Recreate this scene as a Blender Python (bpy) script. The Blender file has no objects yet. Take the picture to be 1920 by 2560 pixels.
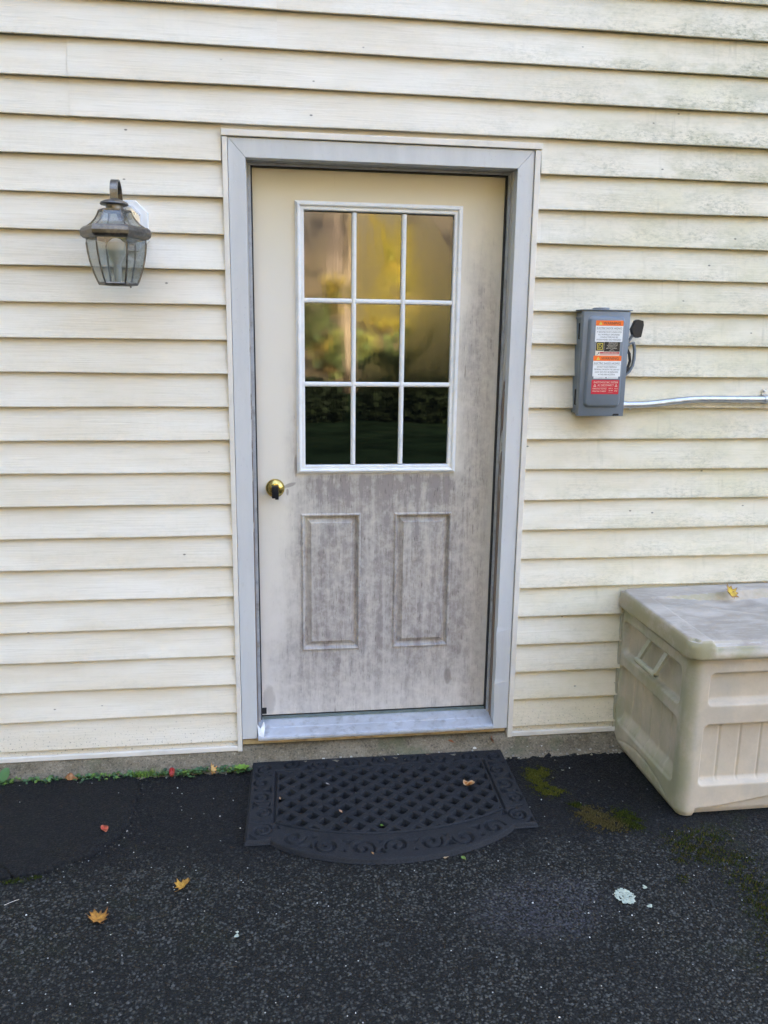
import bpy, bmesh, math, random
import numpy as np
from mathutils import Matrix, Vector

random.seed(7)
RNG = np.random.default_rng(7)
SC = bpy.context.scene
COL = SC.collection

# ------------------------------------------------------------------ camera
def cam_rot(p, y, r):
    cp, sp, cy, sy, cr, sr = (math.cos(p), math.sin(p), math.cos(y), math.sin(y), math.cos(r), math.sin(r))
    Rz = np.array([[cy, sy, 0], [-sy, cy, 0], [0, 0, 1]])
    Rx = np.array([[1, 0, 0], [0, cp, -sp], [0, sp, cp]])
    Ry = np.array([[cr, 0, sr], [0, 1, 0], [-sr, 0, cr]])
    return Rz @ Rx @ Ry
R = cam_rot(-0.21220044, 0.13542763, -0.01361371)
cam_d = bpy.data.cameras.new('camera')
cam = bpy.data.objects.new('camera', cam_d)
COL.objects.link(cam)
cam_d.sensor_fit = 'VERTICAL'
cam_d.sensor_height = 36.0
cam_d.lens = 2045.72 / 2560 * 36.0
cam_d.clip_start = 0.05
cam_d.clip_end = 500
M = Matrix.Identity(4)
for i in range(3):
    M[i][0] = R[i, 0]; M[i][1] = R[i, 2]; M[i][2] = -R[i, 1]
M[0][3], M[1][3], M[2][3] = 0.153621, -2.909189, 1.507137
cam.matrix_world = M
SC.camera = cam

# ------------------------------------------------------------------ sky, sun, exposure
SUN_EL, SUN_AZ = math.radians(25), math.radians(12)     # low sun behind the house: the wall is in open shade
world = bpy.data.worlds.new('World')
SC.world = world
world.use_nodes = True
wt = world.node_tree
bg = wt.nodes['Background']
sky = wt.nodes.new('ShaderNodeTexSky')
sky.sky_type = 'NISHITA'
sky.sun_disc = False
sky.sun_elevation = SUN_EL
sky.sun_rotation = SUN_AZ
sky.air_density = 0.75
sky.dust_density = 7.0
sky.ozone_density = 0.0
wt.links.new(sky.outputs[0], bg.inputs[0])
bg.inputs[1].default_value = 0.13
sun_d = bpy.data.lights.new('sun', 'SUN')
sun_d.energy = 4.0
sun_d.angle = math.radians(0.5)
sun_d.color = (1.0, 0.93, 0.82)
sun = bpy.data.objects.new('sun', sun_d)
COL.objects.link(sun)
to_sun = Vector((math.sin(SUN_AZ) * math.cos(SUN_EL), math.cos(SUN_AZ) * math.cos(SUN_EL), math.sin(SUN_EL)))
sun.rotation_euler = to_sun.to_track_quat('Z', 'Y').to_euler()
vs = SC.view_settings
vs.view_transform = 'Standard'
vs.look = 'None'
vs.gamma = 1.0
vs.use_curve_mapping = False
vs.exposure = 4.18

# ------------------------------------------------------------------ node helpers
class X:
    """a shader socket with arithmetic"""
    def __init__(s, t, sock): s.t, s.s = t, sock
    def _m(s, op, o=None, rev=False):
        n = s.t.nodes.new('ShaderNodeMath'); n.operation = op
        a, b = (o, s) if rev else (s, o)
        for k, v in enumerate((a, b)):
            if v is None: continue
            if isinstance(v, X): s.t.links.new(v.s, n.inputs[k])
            else: n.inputs[k].default_value = v
        return X(s.t, n.outputs[0])
    def __add__(s, o): return s._m('ADD', o)
    def __radd__(s, o): return s._m('ADD', o)
    def __sub__(s, o): return s._m('SUBTRACT', o)
    def __rsub__(s, o): return s._m('SUBTRACT', o, True)
    def __mul__(s, o): return s._m('MULTIPLY', o)
    def __rmul__(s, o): return s._m('MULTIPLY', o)
    def max(s, o): return s._m('MAXIMUM', o)
    def min(s, o): return s._m('MINIMUM', o)
    def abs(s): return s._m('ABSOLUTE')
    def pow(s, o): return s._m('POWER', o)
    def mod(s, o): return s._m('FLOORED_MODULO', o)

class Mat:
    def __init__(s, name, rough=0.6, spec=0.5, metal=0.0, base=(0.5, 0.5, 0.5)):
        s.m = bpy.data.materials.new(name); s.m.use_nodes = True
        s.t = s.m.node_tree; s.n = s.t.nodes; s.l = s.t.links
        s.p = s.n['Principled BSDF']
        s.set('Roughness', rough); s.set('Specular IOR Level', spec); s.set('Metallic', metal)
        s.set('Base Color', base)
        s._pos = None
    def set(s, k, v):
        i = s.p.inputs[k]
        if isinstance(v, X): s.l.new(v.s, i)
        elif isinstance(v, (tuple, list)): i.default_value = (*v[:3], 1.0)
        else: i.default_value = v
        return s
    def pos(s):
        if s._pos is None:
            tc = s.n.new('ShaderNodeTexCoord'); sp = s.n.new('ShaderNodeSeparateXYZ')
            s.l.new(tc.outputs['Object'], sp.inputs[0])
            s._pos = [X(s.t, o) for o in sp.outputs]
        return s._pos
    def rnd(s):
        return X(s.t, s.n.new('ShaderNodeObjectInfo').outputs['Random'])
    def vec(s, x, y, z):
        c = s.n.new('ShaderNodeCombineXYZ')
        for k, v in enumerate((x, y, z)):
            if isinstance(v, X): s.l.new(v.s, c.inputs[k])
            else: c.inputs[k].default_value = v
        return X(s.t, c.outputs[0])
    def sc(s, a, b, c):
        p = s.pos(); return s.vec(p[0] * a, p[1] * b, p[2] * c)
    def noise(s, v, scale=1.0, detail=3.0, rough=0.55, dist=0.0, out=0):
        n = s.n.new('ShaderNodeTexNoise'); s.l.new(v.s, n.inputs['Vector'])
        n.inputs['Scale'].default_value = scale; n.inputs['Detail'].default_value = detail
        n.inputs['Roughness'].default_value = rough; n.inputs['Distortion'].default_value = dist
        return X(s.t, n.outputs[out])
    def voro(s, v, scale, feature='F1', rnd=1.0):
        n = s.n.new('ShaderNodeTexVoronoi'); s.l.new(v.s, n.inputs['Vector']); n.feature = feature
        n.inputs['Scale'].default_value = scale; n.inputs['Randomness'].default_value = rnd
        return n
    def ramp(s, x, a, b, lo=0.0, hi=1.0, kind='SMOOTHSTEP'):
        n = s.n.new('ShaderNodeMapRange'); n.interpolation_type = kind
        s.l.new(x.s, n.inputs['Value'])
        n.inputs['From Min'].default_value = a; n.inputs['From Max'].default_value = b
        n.inputs['To Min'].default_value = lo; n.inputs['To Max'].default_value = hi
        if a > b:
            n.inputs['From Min'].default_value = b; n.inputs['From Max'].default_value = a
            n.inputs['To Min'].default_value = hi; n.inputs['To Max'].default_value = lo
        return X(s.t, n.outputs['Result'])
    def mix(s, f, a, b, mode='MIX'):
        n = s.n.new('ShaderNodeMix'); n.data_type = 'RGBA'; n.blend_type = mode
        for sock, v in ((n.inputs['Factor'], f), (n.inputs['A'], a), (n.inputs['B'], b)):
            pass
        def put(i, v):
            if isinstance(v, X): s.l.new(v.s, i)
            elif isinstance(v, (tuple, list)): i.default_value = (*v[:3], 1.0)
            else: i.default_value = v
        put(n.inputs[0], f); put(n.inputs[6], a); put(n.inputs[7], b)
        return X(s.t, n.outputs[2])
    def attr(s, name='Col'):
        n = s.n.new('ShaderNodeAttribute'); n.attribute_name = name
        return X(s.t, n.outputs['Color'])
    def bump(s, h, dist, strength=1.0):
        n = s.n.new('ShaderNodeBump'); s.l.new(h.s, n.inputs['Height'])
        n.inputs['Distance'].default_value = dist; n.inputs['Strength'].default_value = strength
        s.l.new(n.outputs[0], s.p.inputs['Normal'])
        return s

# ------------------------------------------------------------------ materials
def mat_siding():
    k = Mat('cream_vinyl', rough=0.5, spec=0.4)
    x, y, z = k.pos(); r = k.rnd()
    off = r * 37.0
    grain = k.noise(k.vec(x * 5.0 + off, y, z * 150.0 + off), 1.0, 4, 0.6, 0.6)
    big = k.noise(k.vec(x * 1.6 + off, y, z * 9.0), 1.0, 3, 0.6)
    v = (z * (1 / 0.1143)).mod(1.0)                     # height within one course
    low = k.ramp(v, 0.85, 0.05)
    right = k.ramp(x, 0.6, 1.9)
    top = k.ramp(z, 1.3, 2.3, 0.45, 1.0)
    patch = k.ramp(k.noise(k.vec(x * 3.0 + off, y, z * 7.0), 1.0, 4, 0.65), 0.38, 0.60)
    fine = k.ramp(k.noise(k.vec(x * 46.0 + off, y, z * 110.0), 1.0, 5, 0.8), 0.42, 0.70)
    mild = (patch * fine * (low * 0.75 + 0.25) * (right * top * 1.15 + 0.18)).min(0.95)
    c = k.mix(k.ramp(big, 0.3, 0.7), (0.694, 0.620, 0.500), (0.780, 0.730, 0.640))
    c = k.mix(k.ramp(grain, 0.5, 0.74) * 0.30, c, (0.46, 0.42, 0.33))
    tint = k.ramp(k.noise(k.vec(x * 2.2 + off, y, z * 3.0 + 9.0), 1.0, 3, 0.6), 0.42, 0.7) * right
    c = k.mix(r * 0.18, c, (0.63, 0.578, 0.475))
    c = k.mix((tint * 0.6 + right * 0.36).min(1.0), c, (0.650, 0.592, 0.405))
    drip = k.ramp(k.noise(k.vec(x * 42 + off, y, z * 5.0), 1, 3, 0.6), 0.52, 0.72) * k.ramp(k.noise(k.vec(x * 4 + off, y, z * 3.0), 1, 3, 0.6), 0.45, 0.65) * (right * 0.8 + 0.12)
    c = k.mix(drip * 0.45, c, (0.36, 0.34, 0.24))
    lip = k.ramp(v, 0.16, 0.02) * k.ramp(k.noise(k.vec(x * 16 + off, y, z * 30), 1, 4, 0.7), 0.42, 0.62) * (right * 0.7 + 0.3)
    c = k.mix(lip * 0.5, c, (0.38, 0.36, 0.25))
    wash = k.ramp(k.noise(k.vec(x * 7.0 + off, y, z * 16.0), 1.0, 5, 0.68), 0.42, 0.68) * (right * top * 0.9 + 0.08) * (low * 0.5 + 0.5)
    c = k.mix(wash * 0.72, c, (0.385, 0.365, 0.225))
    c = k.mix(mild * 0.95, c, (0.29, 0.285, 0.21))
    # dark specks of dirt
    vo = k.voro(k.vec(x * 11.0 + off, y, z * 20.0), 1.0)
    dots = k.ramp(X(k.t, vo.outputs['Distance']), 0.075, 0.03)
    cs = k.n.new('ShaderNodeSeparateColor'); k.l.new(vo.outputs['Color'], cs.inputs[0])
    dots = dots * k.ramp(X(k.t, cs.outputs[0]), 0.70, 0.72)
    splash = k.ramp(z, 0.16, -0.03) * k.ramp(k.noise(k.vec(x * 130 + off, y, z * 150), 1, 2, 0.6), 0.60, 0.70)
    c = k.mix((dots * 0.8).max(splash * 0.75), c, (0.06, 0.05, 0.04))
    k.set('Base Color', c)
    k.set('Roughness', k.ramp(mild, 0, 0.6, 0.46, 0.75))
    k.bump(grain * 1.0 + k.noise(k.vec(x * 60, y, z * 60), 1, 2) * 0.15, 0.0012, 1.0)
    return k.m

def mat_plain(name, base, rough=0.5, var=0.12, scale=8, metal=0.0, spec=0.5, bump=0.0, bscale=300, dirt=None, dirt_amt=0.5, dscale=14):
    k = Mat(name, rough, spec, metal)
    v = k.sc(1, 1, 1)
    n = k.noise(v, scale, 4, 0.6)
    a = tuple(c * (1 - var) for c in base); b = tuple(min(1, c * (1 + var)) for c in base)
    c = k.mix(k.ramp(n, 0.3, 0.7), a, b)
    if dirt:
        d = k.ramp(k.noise(v, dscale, 5, 0.65), 0.48, 0.72)
        c = k.mix(d * dirt_amt, c, dirt)
    k.set('Base Color', c)
    k.set('Roughness', k.ramp(n, 0.3, 0.7, rough * 0.85, min(1, rough * 1.15)))
    if bump: k.bump(k.noise(v, bscale, 3, 0.6), bump, 1.0)
    return k.m

def mat_door():
    k = Mat('weathered_door_paint', rough=0.55, spec=0.35)
    x, y, z = k.pos()
    streak = k.noise(k.vec(x * 34, y, z * 2.4), 1, 5, 0.7, 0.5)
    fine = k.noise(k.vec(x * 190, y, z * 22), 1, 4, 0.7)
    cloud = k.noise(k.vec(x * 5, y, z * 4), 1, 5, 0.6, 0.4)
    mott = k.noise(k.vec(x * 30, y, z * 26), 1, 5, 0.7)
    lowm = k.ramp(z, 1.06, 0.96) * k.ramp(z + (cloud - 0.5) * 0.25, 0.04, 0.36, 0.52, 1.0)
    left = k.ramp(x + (cloud - 0.5) * 0.22 + k.ramp(z, 0.7, 0.2, 0, 0.10), 0.16, 0.33, 0.05, 1.0)
    rgt = k.ramp(x + (cloud - 0.5) * 0.10, 0.995, 0.88, 0.22, 1.0)
    a = lowm * left * rgt
    side = k.ramp(x + (cloud - 0.5) * 0.15, 0.79, 0.90) * k.ramp(z + (cloud - 0.5) * 0.5, 1.95, 1.55) * 0.75 * k.ramp(x, 0.99, 0.93, 0.35, 1)
    lside = k.ramp(x + (cloud - 0.5) * 0.10, 0.17, 0.25) * k.ramp(x, 0.31, 0.24) * k.ramp(z, 1.5, 1.05) * 0.6
    g = a.max(side).max(lside)
    tex = k.ramp(streak, 0.28, 0.72, 0.60, 1.08) * k.ramp(mott, 0.3, 0.66, 0.62, 1.12)
    def inset(h):
        dx_ = (x - (h[0] + h[1]) / 2).abs() - (h[1] - h[0]) / 2; dz_ = (z - (h[2] + h[3]) / 2).abs() - (h[3] - h[2]) / 2
        return dx_.max(dz_)
    i1 = inset((0.25, 0.474, 0.3125, 0.854)).min(inset((0.601, 0.824, 0.3125, 0.853)))
    groove = k.ramp((i1 + 0.013).abs(), 0.0065, 0.002).max(k.ramp((i1 - 0.002).abs(), 0.004, 0.0005) * 0.8) * k.ramp(mott, 0.3, 0.6, 0.35, 1.0)
    und = k.ramp(z, 0.855, 0.99) * k.ramp(z, 1.006, 0.995) * k.ramp(x, 0.22, 0.30) * k.ramp(x, 0.845, 0.78)
    g = ((g * tex) * (und * 0.30 + 1.0) + und * k.ramp(streak, 0.4, 0.65) * 0.25).min(1.0)
    g = g.max(groove * 0.6)
    c = k.mix(k.ramp(z, 1.6, 2.05), (0.720, 0.680, 0.605), (0.68, 0.61, 0.46))  # yellowish soft shadow at the top of the door, painted into its colour
    c = k.mix(k.ramp(z, 0.9, 0.3), c, (0.70, 0.66, 0.615))
    c = k.mix((g * 0.92).min(0.95), c, (0.262, 0.230, 0.220))
    dk = k.ramp(fine, 0.55, 0.72) * g * 0.95
    c = k.mix(dk, c, (0.11, 0.098, 0.09))
    # separate dark drips
    dr = k.ramp(k.noise(k.vec(x * 60, y, z * 6), 1, 3, 0.6), 0.66, 0.74) * k.ramp(cloud, 0.45, 0.6) * k.ramp(g, 0.1, 0.5, 0.25, 1)
    c = k.mix(dr * 0.6, c, (0.13, 0.115, 0.10))
    def smear(cx, cz, sx, sz, sl):
        dx_ = (x - cx) * (1 / sx); dz_ = (z - cz - (x - cx) * sl) * (1 / sz)
        return k.ramp(dx_ * dx_ + dz_ * dz_ + (mott - 0.5) * 1.6, 1.0, 0.35)
    sm = smear(0.207, 0.962, 0.030, 0.009, 0.35).max(smear(0.200, 0.938, 0.006, 0.016, 0.0)).max(smear(0.826, 0.185, 0.017, 0.042, -0.3)).max(smear(0.232, 1.035, 0.007, 0.05, 0)).max(smear(0.120, 0.11, 0.03, 0.07, 0) * 0.6)
    c = k.mix(sm * 0.62, c, (0.20, 0.17, 0.155))
    scr = k.ramp(k.noise(k.vec(x * 14 + z * 9, y, z * 60 - x * 30), 1, 3, 0.7), 0.66, 0.74) * lowm
    c = k.mix(scr * 0.35, c, (0.62, 0.58, 0.53))
    k.set('Base Color', c)
    k.set('Roughness', k.ramp(g, 0, 1, 0.45, 0.8))
    k.bump(fine * 0.5 + mott * 0.5, 0.0006, 0.6)
    return k.m

def mat_glass_pane():
    k = Mat('dark_window_glass', rough=0.03, spec=0.5, base=(0.004, 0.005, 0.005))  # opaque near-black base stands in for the dark room behind the pane
    x, y, z = k.pos()
    k.set('IOR', 2.1)
    streak = k.noise(k.vec(x * 55, y, z * 7), 1, 4, 0.6, 0.3)
    cloud = k.noise(k.vec(x * 5.5, y, z * 4.5 + 3.1), 1, 3, 0.55, 0.5)
    fog = k.ramp(cloud + k.ramp(x, 0.3, 0.8, -0.06, 0.12), 0.44, 0.64) * k.ramp(z, 1.28, 1.40)
    rr = k.ramp(streak, 0.3, 0.7, 0.35, 1.0)
    k.set('Roughness', fog * (rr * 0.5 + 0.5) * 0.15 + k.ramp(z, 1.25, 1.45, 0.012, 0.045))
    c = k.mix(fog * 0.6, (0.002, 0.0025, 0.0025), (0.008, 0.007, 0.004))
    spots = k.ramp(k.noise(k.vec(x * 45, y, z * 30), 1, 5, 0.75), 0.62, 0.78) * k.ramp(z, 1.20, 1.04)
    c = k.mix(spots * 0.35, c, (0.035, 0.04, 0.036))
    k.set('Base Color', c)
    k.bump(streak * 0.4 + k.noise(k.vec(x * 6, y, z * 6), 1, 2) * 1.0, 0.0010, 0.10)
    return k.m

def mat_jamb():
    k = Mat('peeling_jamb_paint', rough=0.75)
    x, y, z = k.pos()
    n = k.noise(k.vec(x * 40, y * 40, z * 9), 1, 5, 0.7)
    peel = k.ramp(n + k.ramp(z, 1.9, 0.6, -0.25, 0.16), 0.44, 0.50)
    wood = k.mix(k.noise(k.vec(x * 160, y * 160, z * 6), 1, 4, 0.7), (0.13, 0.09, 0.065), (0.30, 0.235, 0.19))
    k.set('Base Color', k.mix(peel, (0.50, 0.48, 0.45), wood))
    k.bump(n, 0.002, 0.8)
    return k.m

def mat_asphalt(name='asphalt', patch=False):
    k = Mat(name, rough=0.7, spec=0.22)
    x, y, z = k.pos()
    wob = k.noise(k.vec(x * 3, y * 3, 0.0), 1, 4, 0.6)
    near = k.ramp(y + (wob - 0.5) * 0.35, -0.75, -0.50)      # sealed, finer strip along the house
    if patch: near = k.ramp(y, -5, -4)
    v = k.vec(x, y, 0.0)
    wv = k.vec(x + (wob - 0.5) * 0.06, y + (wob - 0.5) * 0.05, 0.0)
    vo = k.voro(wv, 96); vo2 = k.voro(v, 205)
    d1 = X(k.t, vo.outputs['Distance']); d2 = X(k.t, vo2.outputs['Distance'])
    def rc(node, i=0):
        cs = k.n.new('ShaderNodeSeparateColor'); k.l.new(node.outputs['Color'], cs.inputs[0]); return X(k.t, cs.outputs[i])
    cell, cell2 = rc(vo), rc(vo2)
    dens = k.ramp(k.noise(k.vec(x * 5.0, y * 5.0, 6.0), 1, 4, 0.6), 0.32, 0.68, 0.62, 0.25)
    stone = k.ramp(cell - dens, 0.0, 0.65)
    base = k.mix(stone * k.ramp(d1, 0.62, 0.25), (0.0095, 0.0098, 0.0090), (0.076, 0.077, 0.070))
    base = k.mix(k.ramp(cell2, 0.80, 1.0) * 0.7, base, (0.125, 0.126, 0.115))
    dark = k.mix(k.ramp(cell2, 0.5, 1.0), (0.0035, 0.0037, 0.0050), (0.0115, 0.0118, 0.0150))
    c = k.mix(near * 0.85, base, dark)
    blot = k.ramp(k.noise(k.vec(x * 2.2, y * 2.2, 4.0), 1, 4, 0.6), 0.40, 0.66)
    c = k.mix(blot * 0.35, c, (0.010, 0.0105, 0.0115))
    # pale worn spot right of centre
    dx, dy = x - 0.90, y + 0.92
    spot = k.ramp(dx * dx * 10.0 + dy * dy * 26.0 + (wob - 0.5) * 0.9, 0.75, 0.0)
    spark = k.ramp(rc(vo2, 1), 0.35, 0.85)
    c = k.mix(spot * spark * 0.55, c, (0.075, 0.073, 0.092))
    # thin moss film at the right
    gx = k.ramp(x + (wob - 0.5) * 1.2, 1.25, 1.75) * k.ramp(k.noise(k.vec(x * 9, y * 9, 2), 1, 5, 0.7), 0.48, 0.66)
    gx2 = k.ramp(x + y * 0.3 + (wob - 0.5) * 0.9, -0.1, -0.45) * k.ramp(k.noise(k.vec(x * 7, y * 7, 8), 1, 5, 0.7), 0.5, 0.7) * 0.35
    c = k.mix(gx.max(gx2) * (1 - near * 0.4) * 0.55, c, (0.022, 0.030, 0.008))
    white = k.ramp(rc(vo2, 2), 0.9988, 0.999)
    c = k.mix(white * k.ramp(d2, 0.5, 0.3), c, (0.55, 0.55, 0.52))
    k.set('Base Color', c)
    k.set('Roughness', k.ramp(cell2, 0, 1, 0.55, 0.9))
    h = k.ramp(d1, 0.0, 0.7, 1.0, 0.0) * (1 - near * 0.6) + k.ramp(d2, 0.0, 0.7, 0.6, 0.0) + cell * 0.6 + k.noise(k.vec(x * 25, y * 25, 0.0), 1, 3) * 1.5
    k.bump(h, 0.0045, 1.0)
    return k.m

def mat_concrete():
    k = Mat('weathered_concrete', rough=0.9, spec=0.3)
    v = k.sc(1, 1, 1)
    n = k.noise(v, 14, 5, 0.65); f = k.noise(v, 130, 4, 0.7)
    c = k.mix(k.ramp(n, 0.3, 0.7), (0.130, 0.108, 0.072), (0.215, 0.180, 0.130))
    c = k.mix(k.ramp(f, 0.52, 0.72) * 0.7, c, (0.36, 0.31, 0.235))
    c = k.mix(k.ramp(f, 0.47, 0.32) * 0.85, c, (0.045, 0.042, 0.034))
    g = k.ramp(k.noise(v, 9, 4, 0.6), 0.55, 0.72)
    c = k.mix(g * 0.5, c, (0.09, 0.105, 0.055))
    k.set('Base Color', c)
    k.bump(f + n, 0.004, 1.0)
    return k.m

def mat_rubber():
    k = Mat('black_crumb_rubber', rough=0.72, spec=0.28)
    x, y, z = k.pos()
    v = k.sc(1, 1, 1)
    f = k.noise(v, 420, 2, 0.7); n = k.noise(v, 6, 4, 0.6)
    c = k.mix(k.ramp(f, 0.35, 0.75), (0.0070, 0.0078, 0.0100), (0.033, 0.0345, 0.040))
    c = k.mix(k.ramp(n, 0.45, 0.7) * k.ramp(x, 0.7, 0.2), c, (0.0055, 0.0075, 0.011))
    dust = k.ramp(k.noise(v, 38, 5, 0.7), 0.55, 0.75) * k.ramp(x, 0.45, 0.05)
    c = k.mix(dust * 0.4, c, (0.055, 0.050, 0.042))
    k.set('Base Color', c)
    k.bump(f, 0.0012, 1.0)
    return k.m

def mat_resin(name, base, gre=0.5, gray=(0.43, 0.40, 0.345)):
    k = Mat(name, rough=0.55, spec=0.4)
    x, y, z = k.pos(); v = k.sc(1, 1, 1)
    n = k.noise(v, 7, 5, 0.62); m = k.noise(k.vec(x * 6, y * 22, z * 3.5), 1, 5, 0.65, 0.4); f = k.noise(v, 90, 4, 0.7)
    c = k.mix(k.ramp(n, 0.3, 0.7), tuple(b * 0.9 for b in base), tuple(b * 1.1 for b in base))
    c = k.mix(k.ramp(m, 0.45, 0.72) * 0.5, c, gray)
    alg = k.ramp(k.noise(k.vec(x * 5, y * 7, z * 5 + 3), 1, 5, 0.7), 0.33, 0.62) * k.ramp(x, 1.56, 1.49, 0.12, 1.0)
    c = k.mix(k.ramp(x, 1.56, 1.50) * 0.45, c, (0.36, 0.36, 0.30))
    c = k.mix(alg * gre * 0.8, c, (0.295, 0.30, 0.18))
    c = k.mix(k.ramp(f, 0.62, 0.8) * 0.4, c, (0.15, 0.14, 0.12))
    k.set('Base Color', c)
    k.set('Roughness', k.ramp(m, 0.3, 0.7, 0.42, 0.7))
    k.bump(f * 0.6 + n * 0.4, 0.0012, 0.6)
    return k.m

def mat_lid():
    k = Mat('grimy_resin_lid', rough=0.5, spec=0.45)
    x, y, z = k.pos(); v = k.sc(1, 1, 1)
    n = k.noise(k.vec(x * 5, y * 9, z * 4), 1, 5, 0.65, 0.8); f = k.noise(v, 70, 4, 0.7); sm = k.noise(k.vec(x * 12, y * 45, z), 1, 4, 0.7, 1.0)
    c = k.mix(k.ramp(n, 0.32, 0.68), (0.31, 0.272, 0.232), (0.48, 0.432, 0.375))
    c = k.mix(k.ramp(sm, 0.5, 0.75) * 0.5, c, (0.56, 0.53, 0.50))
    c = k.mix(k.ramp(f, 0.6, 0.78) * 0.5, c, (0.17, 0.155, 0.135))
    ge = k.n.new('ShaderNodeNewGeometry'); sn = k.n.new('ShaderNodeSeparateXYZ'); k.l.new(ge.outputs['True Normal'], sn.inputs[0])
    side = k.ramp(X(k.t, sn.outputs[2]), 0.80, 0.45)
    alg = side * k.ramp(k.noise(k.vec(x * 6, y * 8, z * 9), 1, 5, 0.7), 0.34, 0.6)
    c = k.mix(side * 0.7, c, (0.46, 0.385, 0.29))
    c = k.mix(alg * k.ramp(y, -0.15, -0.05, 1, 0.3) * 0.7, c, (0.29, 0.275, 0.135))
    k.set('Base Color', c)
    k.set('Roughness', k.ramp(n, 0.3, 0.7, 0.48, 0.75))
    k.bump(f * 0.5 + n, 0.002, 0.5)
    return k.m

def mat_attr(name, rough=0.6, spec=0.4, trans=0.0, var=0.0, bump=0.0):
    k = Mat(name, rough, spec)
    a = k.attr()
    if var:
        n = k.noise(k.sc(1, 1, 1), 60, 4, 0.65)
        a = k.mix(k.ramp(n, 0.35, 0.7) * var, a, (0.12, 0.055, 0.012))
    k.set('Base Color', a)
    if trans:
        k.set('Transmission Weight', 0.0)
        k.p.inputs['Subsurface Weight'].default_value = 0.0
    if bump: k.bump(k.noise(k.sc(1, 1, 1), 120, 3), bump, 1)
    return k.m

def mat_lamp_glass():
    k = Mat('clear_lantern_glass')
    n, l = k.n, k.l
    tr = n.new('ShaderNodeBsdfTransparent'); tr.inputs[0].default_value = (0.76, 0.79, 0.785, 1)
    gl = n.new('ShaderNodeBsdfGlossy'); gl.inputs['Roughness'].default_value = 0.05
    di = n.new('ShaderNodeBsdfDiffuse'); di.inputs[0].default_value = (0.42, 0.43, 0.42, 1)
    lw = n.new('ShaderNodeLayerWeight'); lw.inputs[0].default_value = 0.5
    rf = (X(k.t, lw.outputs['Facing']).pow(3.0) * 0.6 + 0.085)
    m1 = n.new('ShaderNodeMixShader'); m1.inputs[0].default_value = 0.13
    l.new(tr.outputs[0], m1.inputs[1]); l.new(di.outputs[0], m1.inputs[2])
    m2 = n.new('ShaderNodeMixShader')
    l.new(rf.s, m2.inputs[0]); l.new(m1.outputs[0], m2.inputs[1]); l.new(gl.outputs[0], m2.inputs[2])
    l.new(m2.outputs[0], n['Material Output'].inputs[0])
    return k.m

def mat_bronze():
    k = Mat('aged_bronze', rough=0.36, metal=0.9)
    n = k.noise(k.sc(1, 1, 1), 45, 4, 0.6)
    k.set('Base Color', k.mix(k.ramp(n, 0.4, 0.7), (0.14, 0.132, 0.125), (0.26, 0.235, 0.205)))
    k.set('Roughness', k.ramp(n, 0.3, 0.7, 0.28, 0.48))
    return k.m

def mat_casing():
    k = Mat('pale_gray_aluminum_wrap', rough=0.42, spec=0.5)
    x, y, z = k.pos()
    n = k.noise(k.vec(x * 14, y * 14, z * 2.2), 1, 4, 0.6); m = k.noise(k.vec(x * 70, y * 70, z * 30), 1, 3, 0.6)
    c = k.mix(k.ramp(n, 0.3, 0.7), (0.54, 0.555, 0.575), (0.605, 0.615, 0.63))
    c = k.mix(k.ramp(m, 0.60, 0.78) * 0.3, c, (0.42, 0.41, 0.40))
    k.set('Base Color', c)
    k.bump(n * 1.2, 0.003, 0.5)
    return k.m

SIDING = mat_siding()
TRIM = mat_plain('cream_trim_vinyl', (0.74, 0.70, 0.645), 0.42, 0.05, 6, dirt=(0.30, 0.28, 0.22), dirt_amt=0.18)
CASING = mat_casing()
WHITE = mat_plain('white_vinyl_frame', (0.76, 0.765, 0.77), 0.4, 0.04, 10, dirt=(0.4, 0.38, 0.34), dirt_amt=0.2, dscale=25)
DOOR = mat_door()
GLASS = mat_glass_pane()
JAMB = mat_jamb()
STOP = mat_plain('gray_blue_stop', (0.36, 0.375, 0.40), 0.6, 0.15, 12, dirt=(0.16, 0.14, 0.12), dirt_amt=0.6, dscale=20)
RUBBERBLACK = mat_plain('black_weatherstrip', (0.012, 0.012, 0.013), 0.7, 0.2, 30)
SWEEP = mat_plain('gray_green_sweep', (0.13, 0.16, 0.145), 0.6, 0.2, 40)
ALUM = mat_plain('mill_aluminum', (0.55, 0.58, 0.64), 0.38, 0.1, 14, metal=0.55, dirt=(0.2, 0.19, 0.17), dirt_amt=0.4, dscale=30)
SILLWOOD = mat_plain('yellowed_sill_wood', (0.40, 0.29, 0.14), 0.7, 0.2, 18, dirt=(0.14, 0.09, 0.05), dirt_amt=0.5, dscale=22, bump=0.001)
BRASS = mat_plain('tarnished_brass', (0.56, 0.42, 0.13), 0.22, 0.25, 40, metal=1.0, dirt=(0.20, 0.14, 0.05), dirt_amt=0.5, dscale=60)
TAPE = mat_plain('black_tape', (0.006, 0.0065, 0.009), 0.6, 0.3, 80, spec=0.25, bump=0.001, bscale=200)
ASPHALT = mat_asphalt()
PATCH = mat_asphalt('fresh_black_asphalt', True)
CONCRETE = mat_concrete()
RUBBER = mat_rubber()
RESIN = mat_resin('beige_resin', (0.585, 0.492, 0.385), 0.95)
LID = mat_lid()
ENCL = mat_plain('gray_enclosure_paint', (0.165, 0.195, 0.235), 0.38, 0.06, 10, dirt=(0.12, 0.13, 0.14), dirt_amt=0.25)
BLACKP = mat_plain('black_plastic', (0.006, 0.0065, 0.009), 0.5, 0.15, 60)
STEEL = mat_plain('galvanized_steel', (0.50, 0.52, 0.55), 0.38, 0.12, 30, metal=0.9)
BRONZE = mat_bronze()
CHROME = mat_plain('polished_back_plate', (0.62, 0.63, 0.66), 0.30, 0.05, 20, metal=0.6)
LGLASS = mat_lamp_glass()
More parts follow.
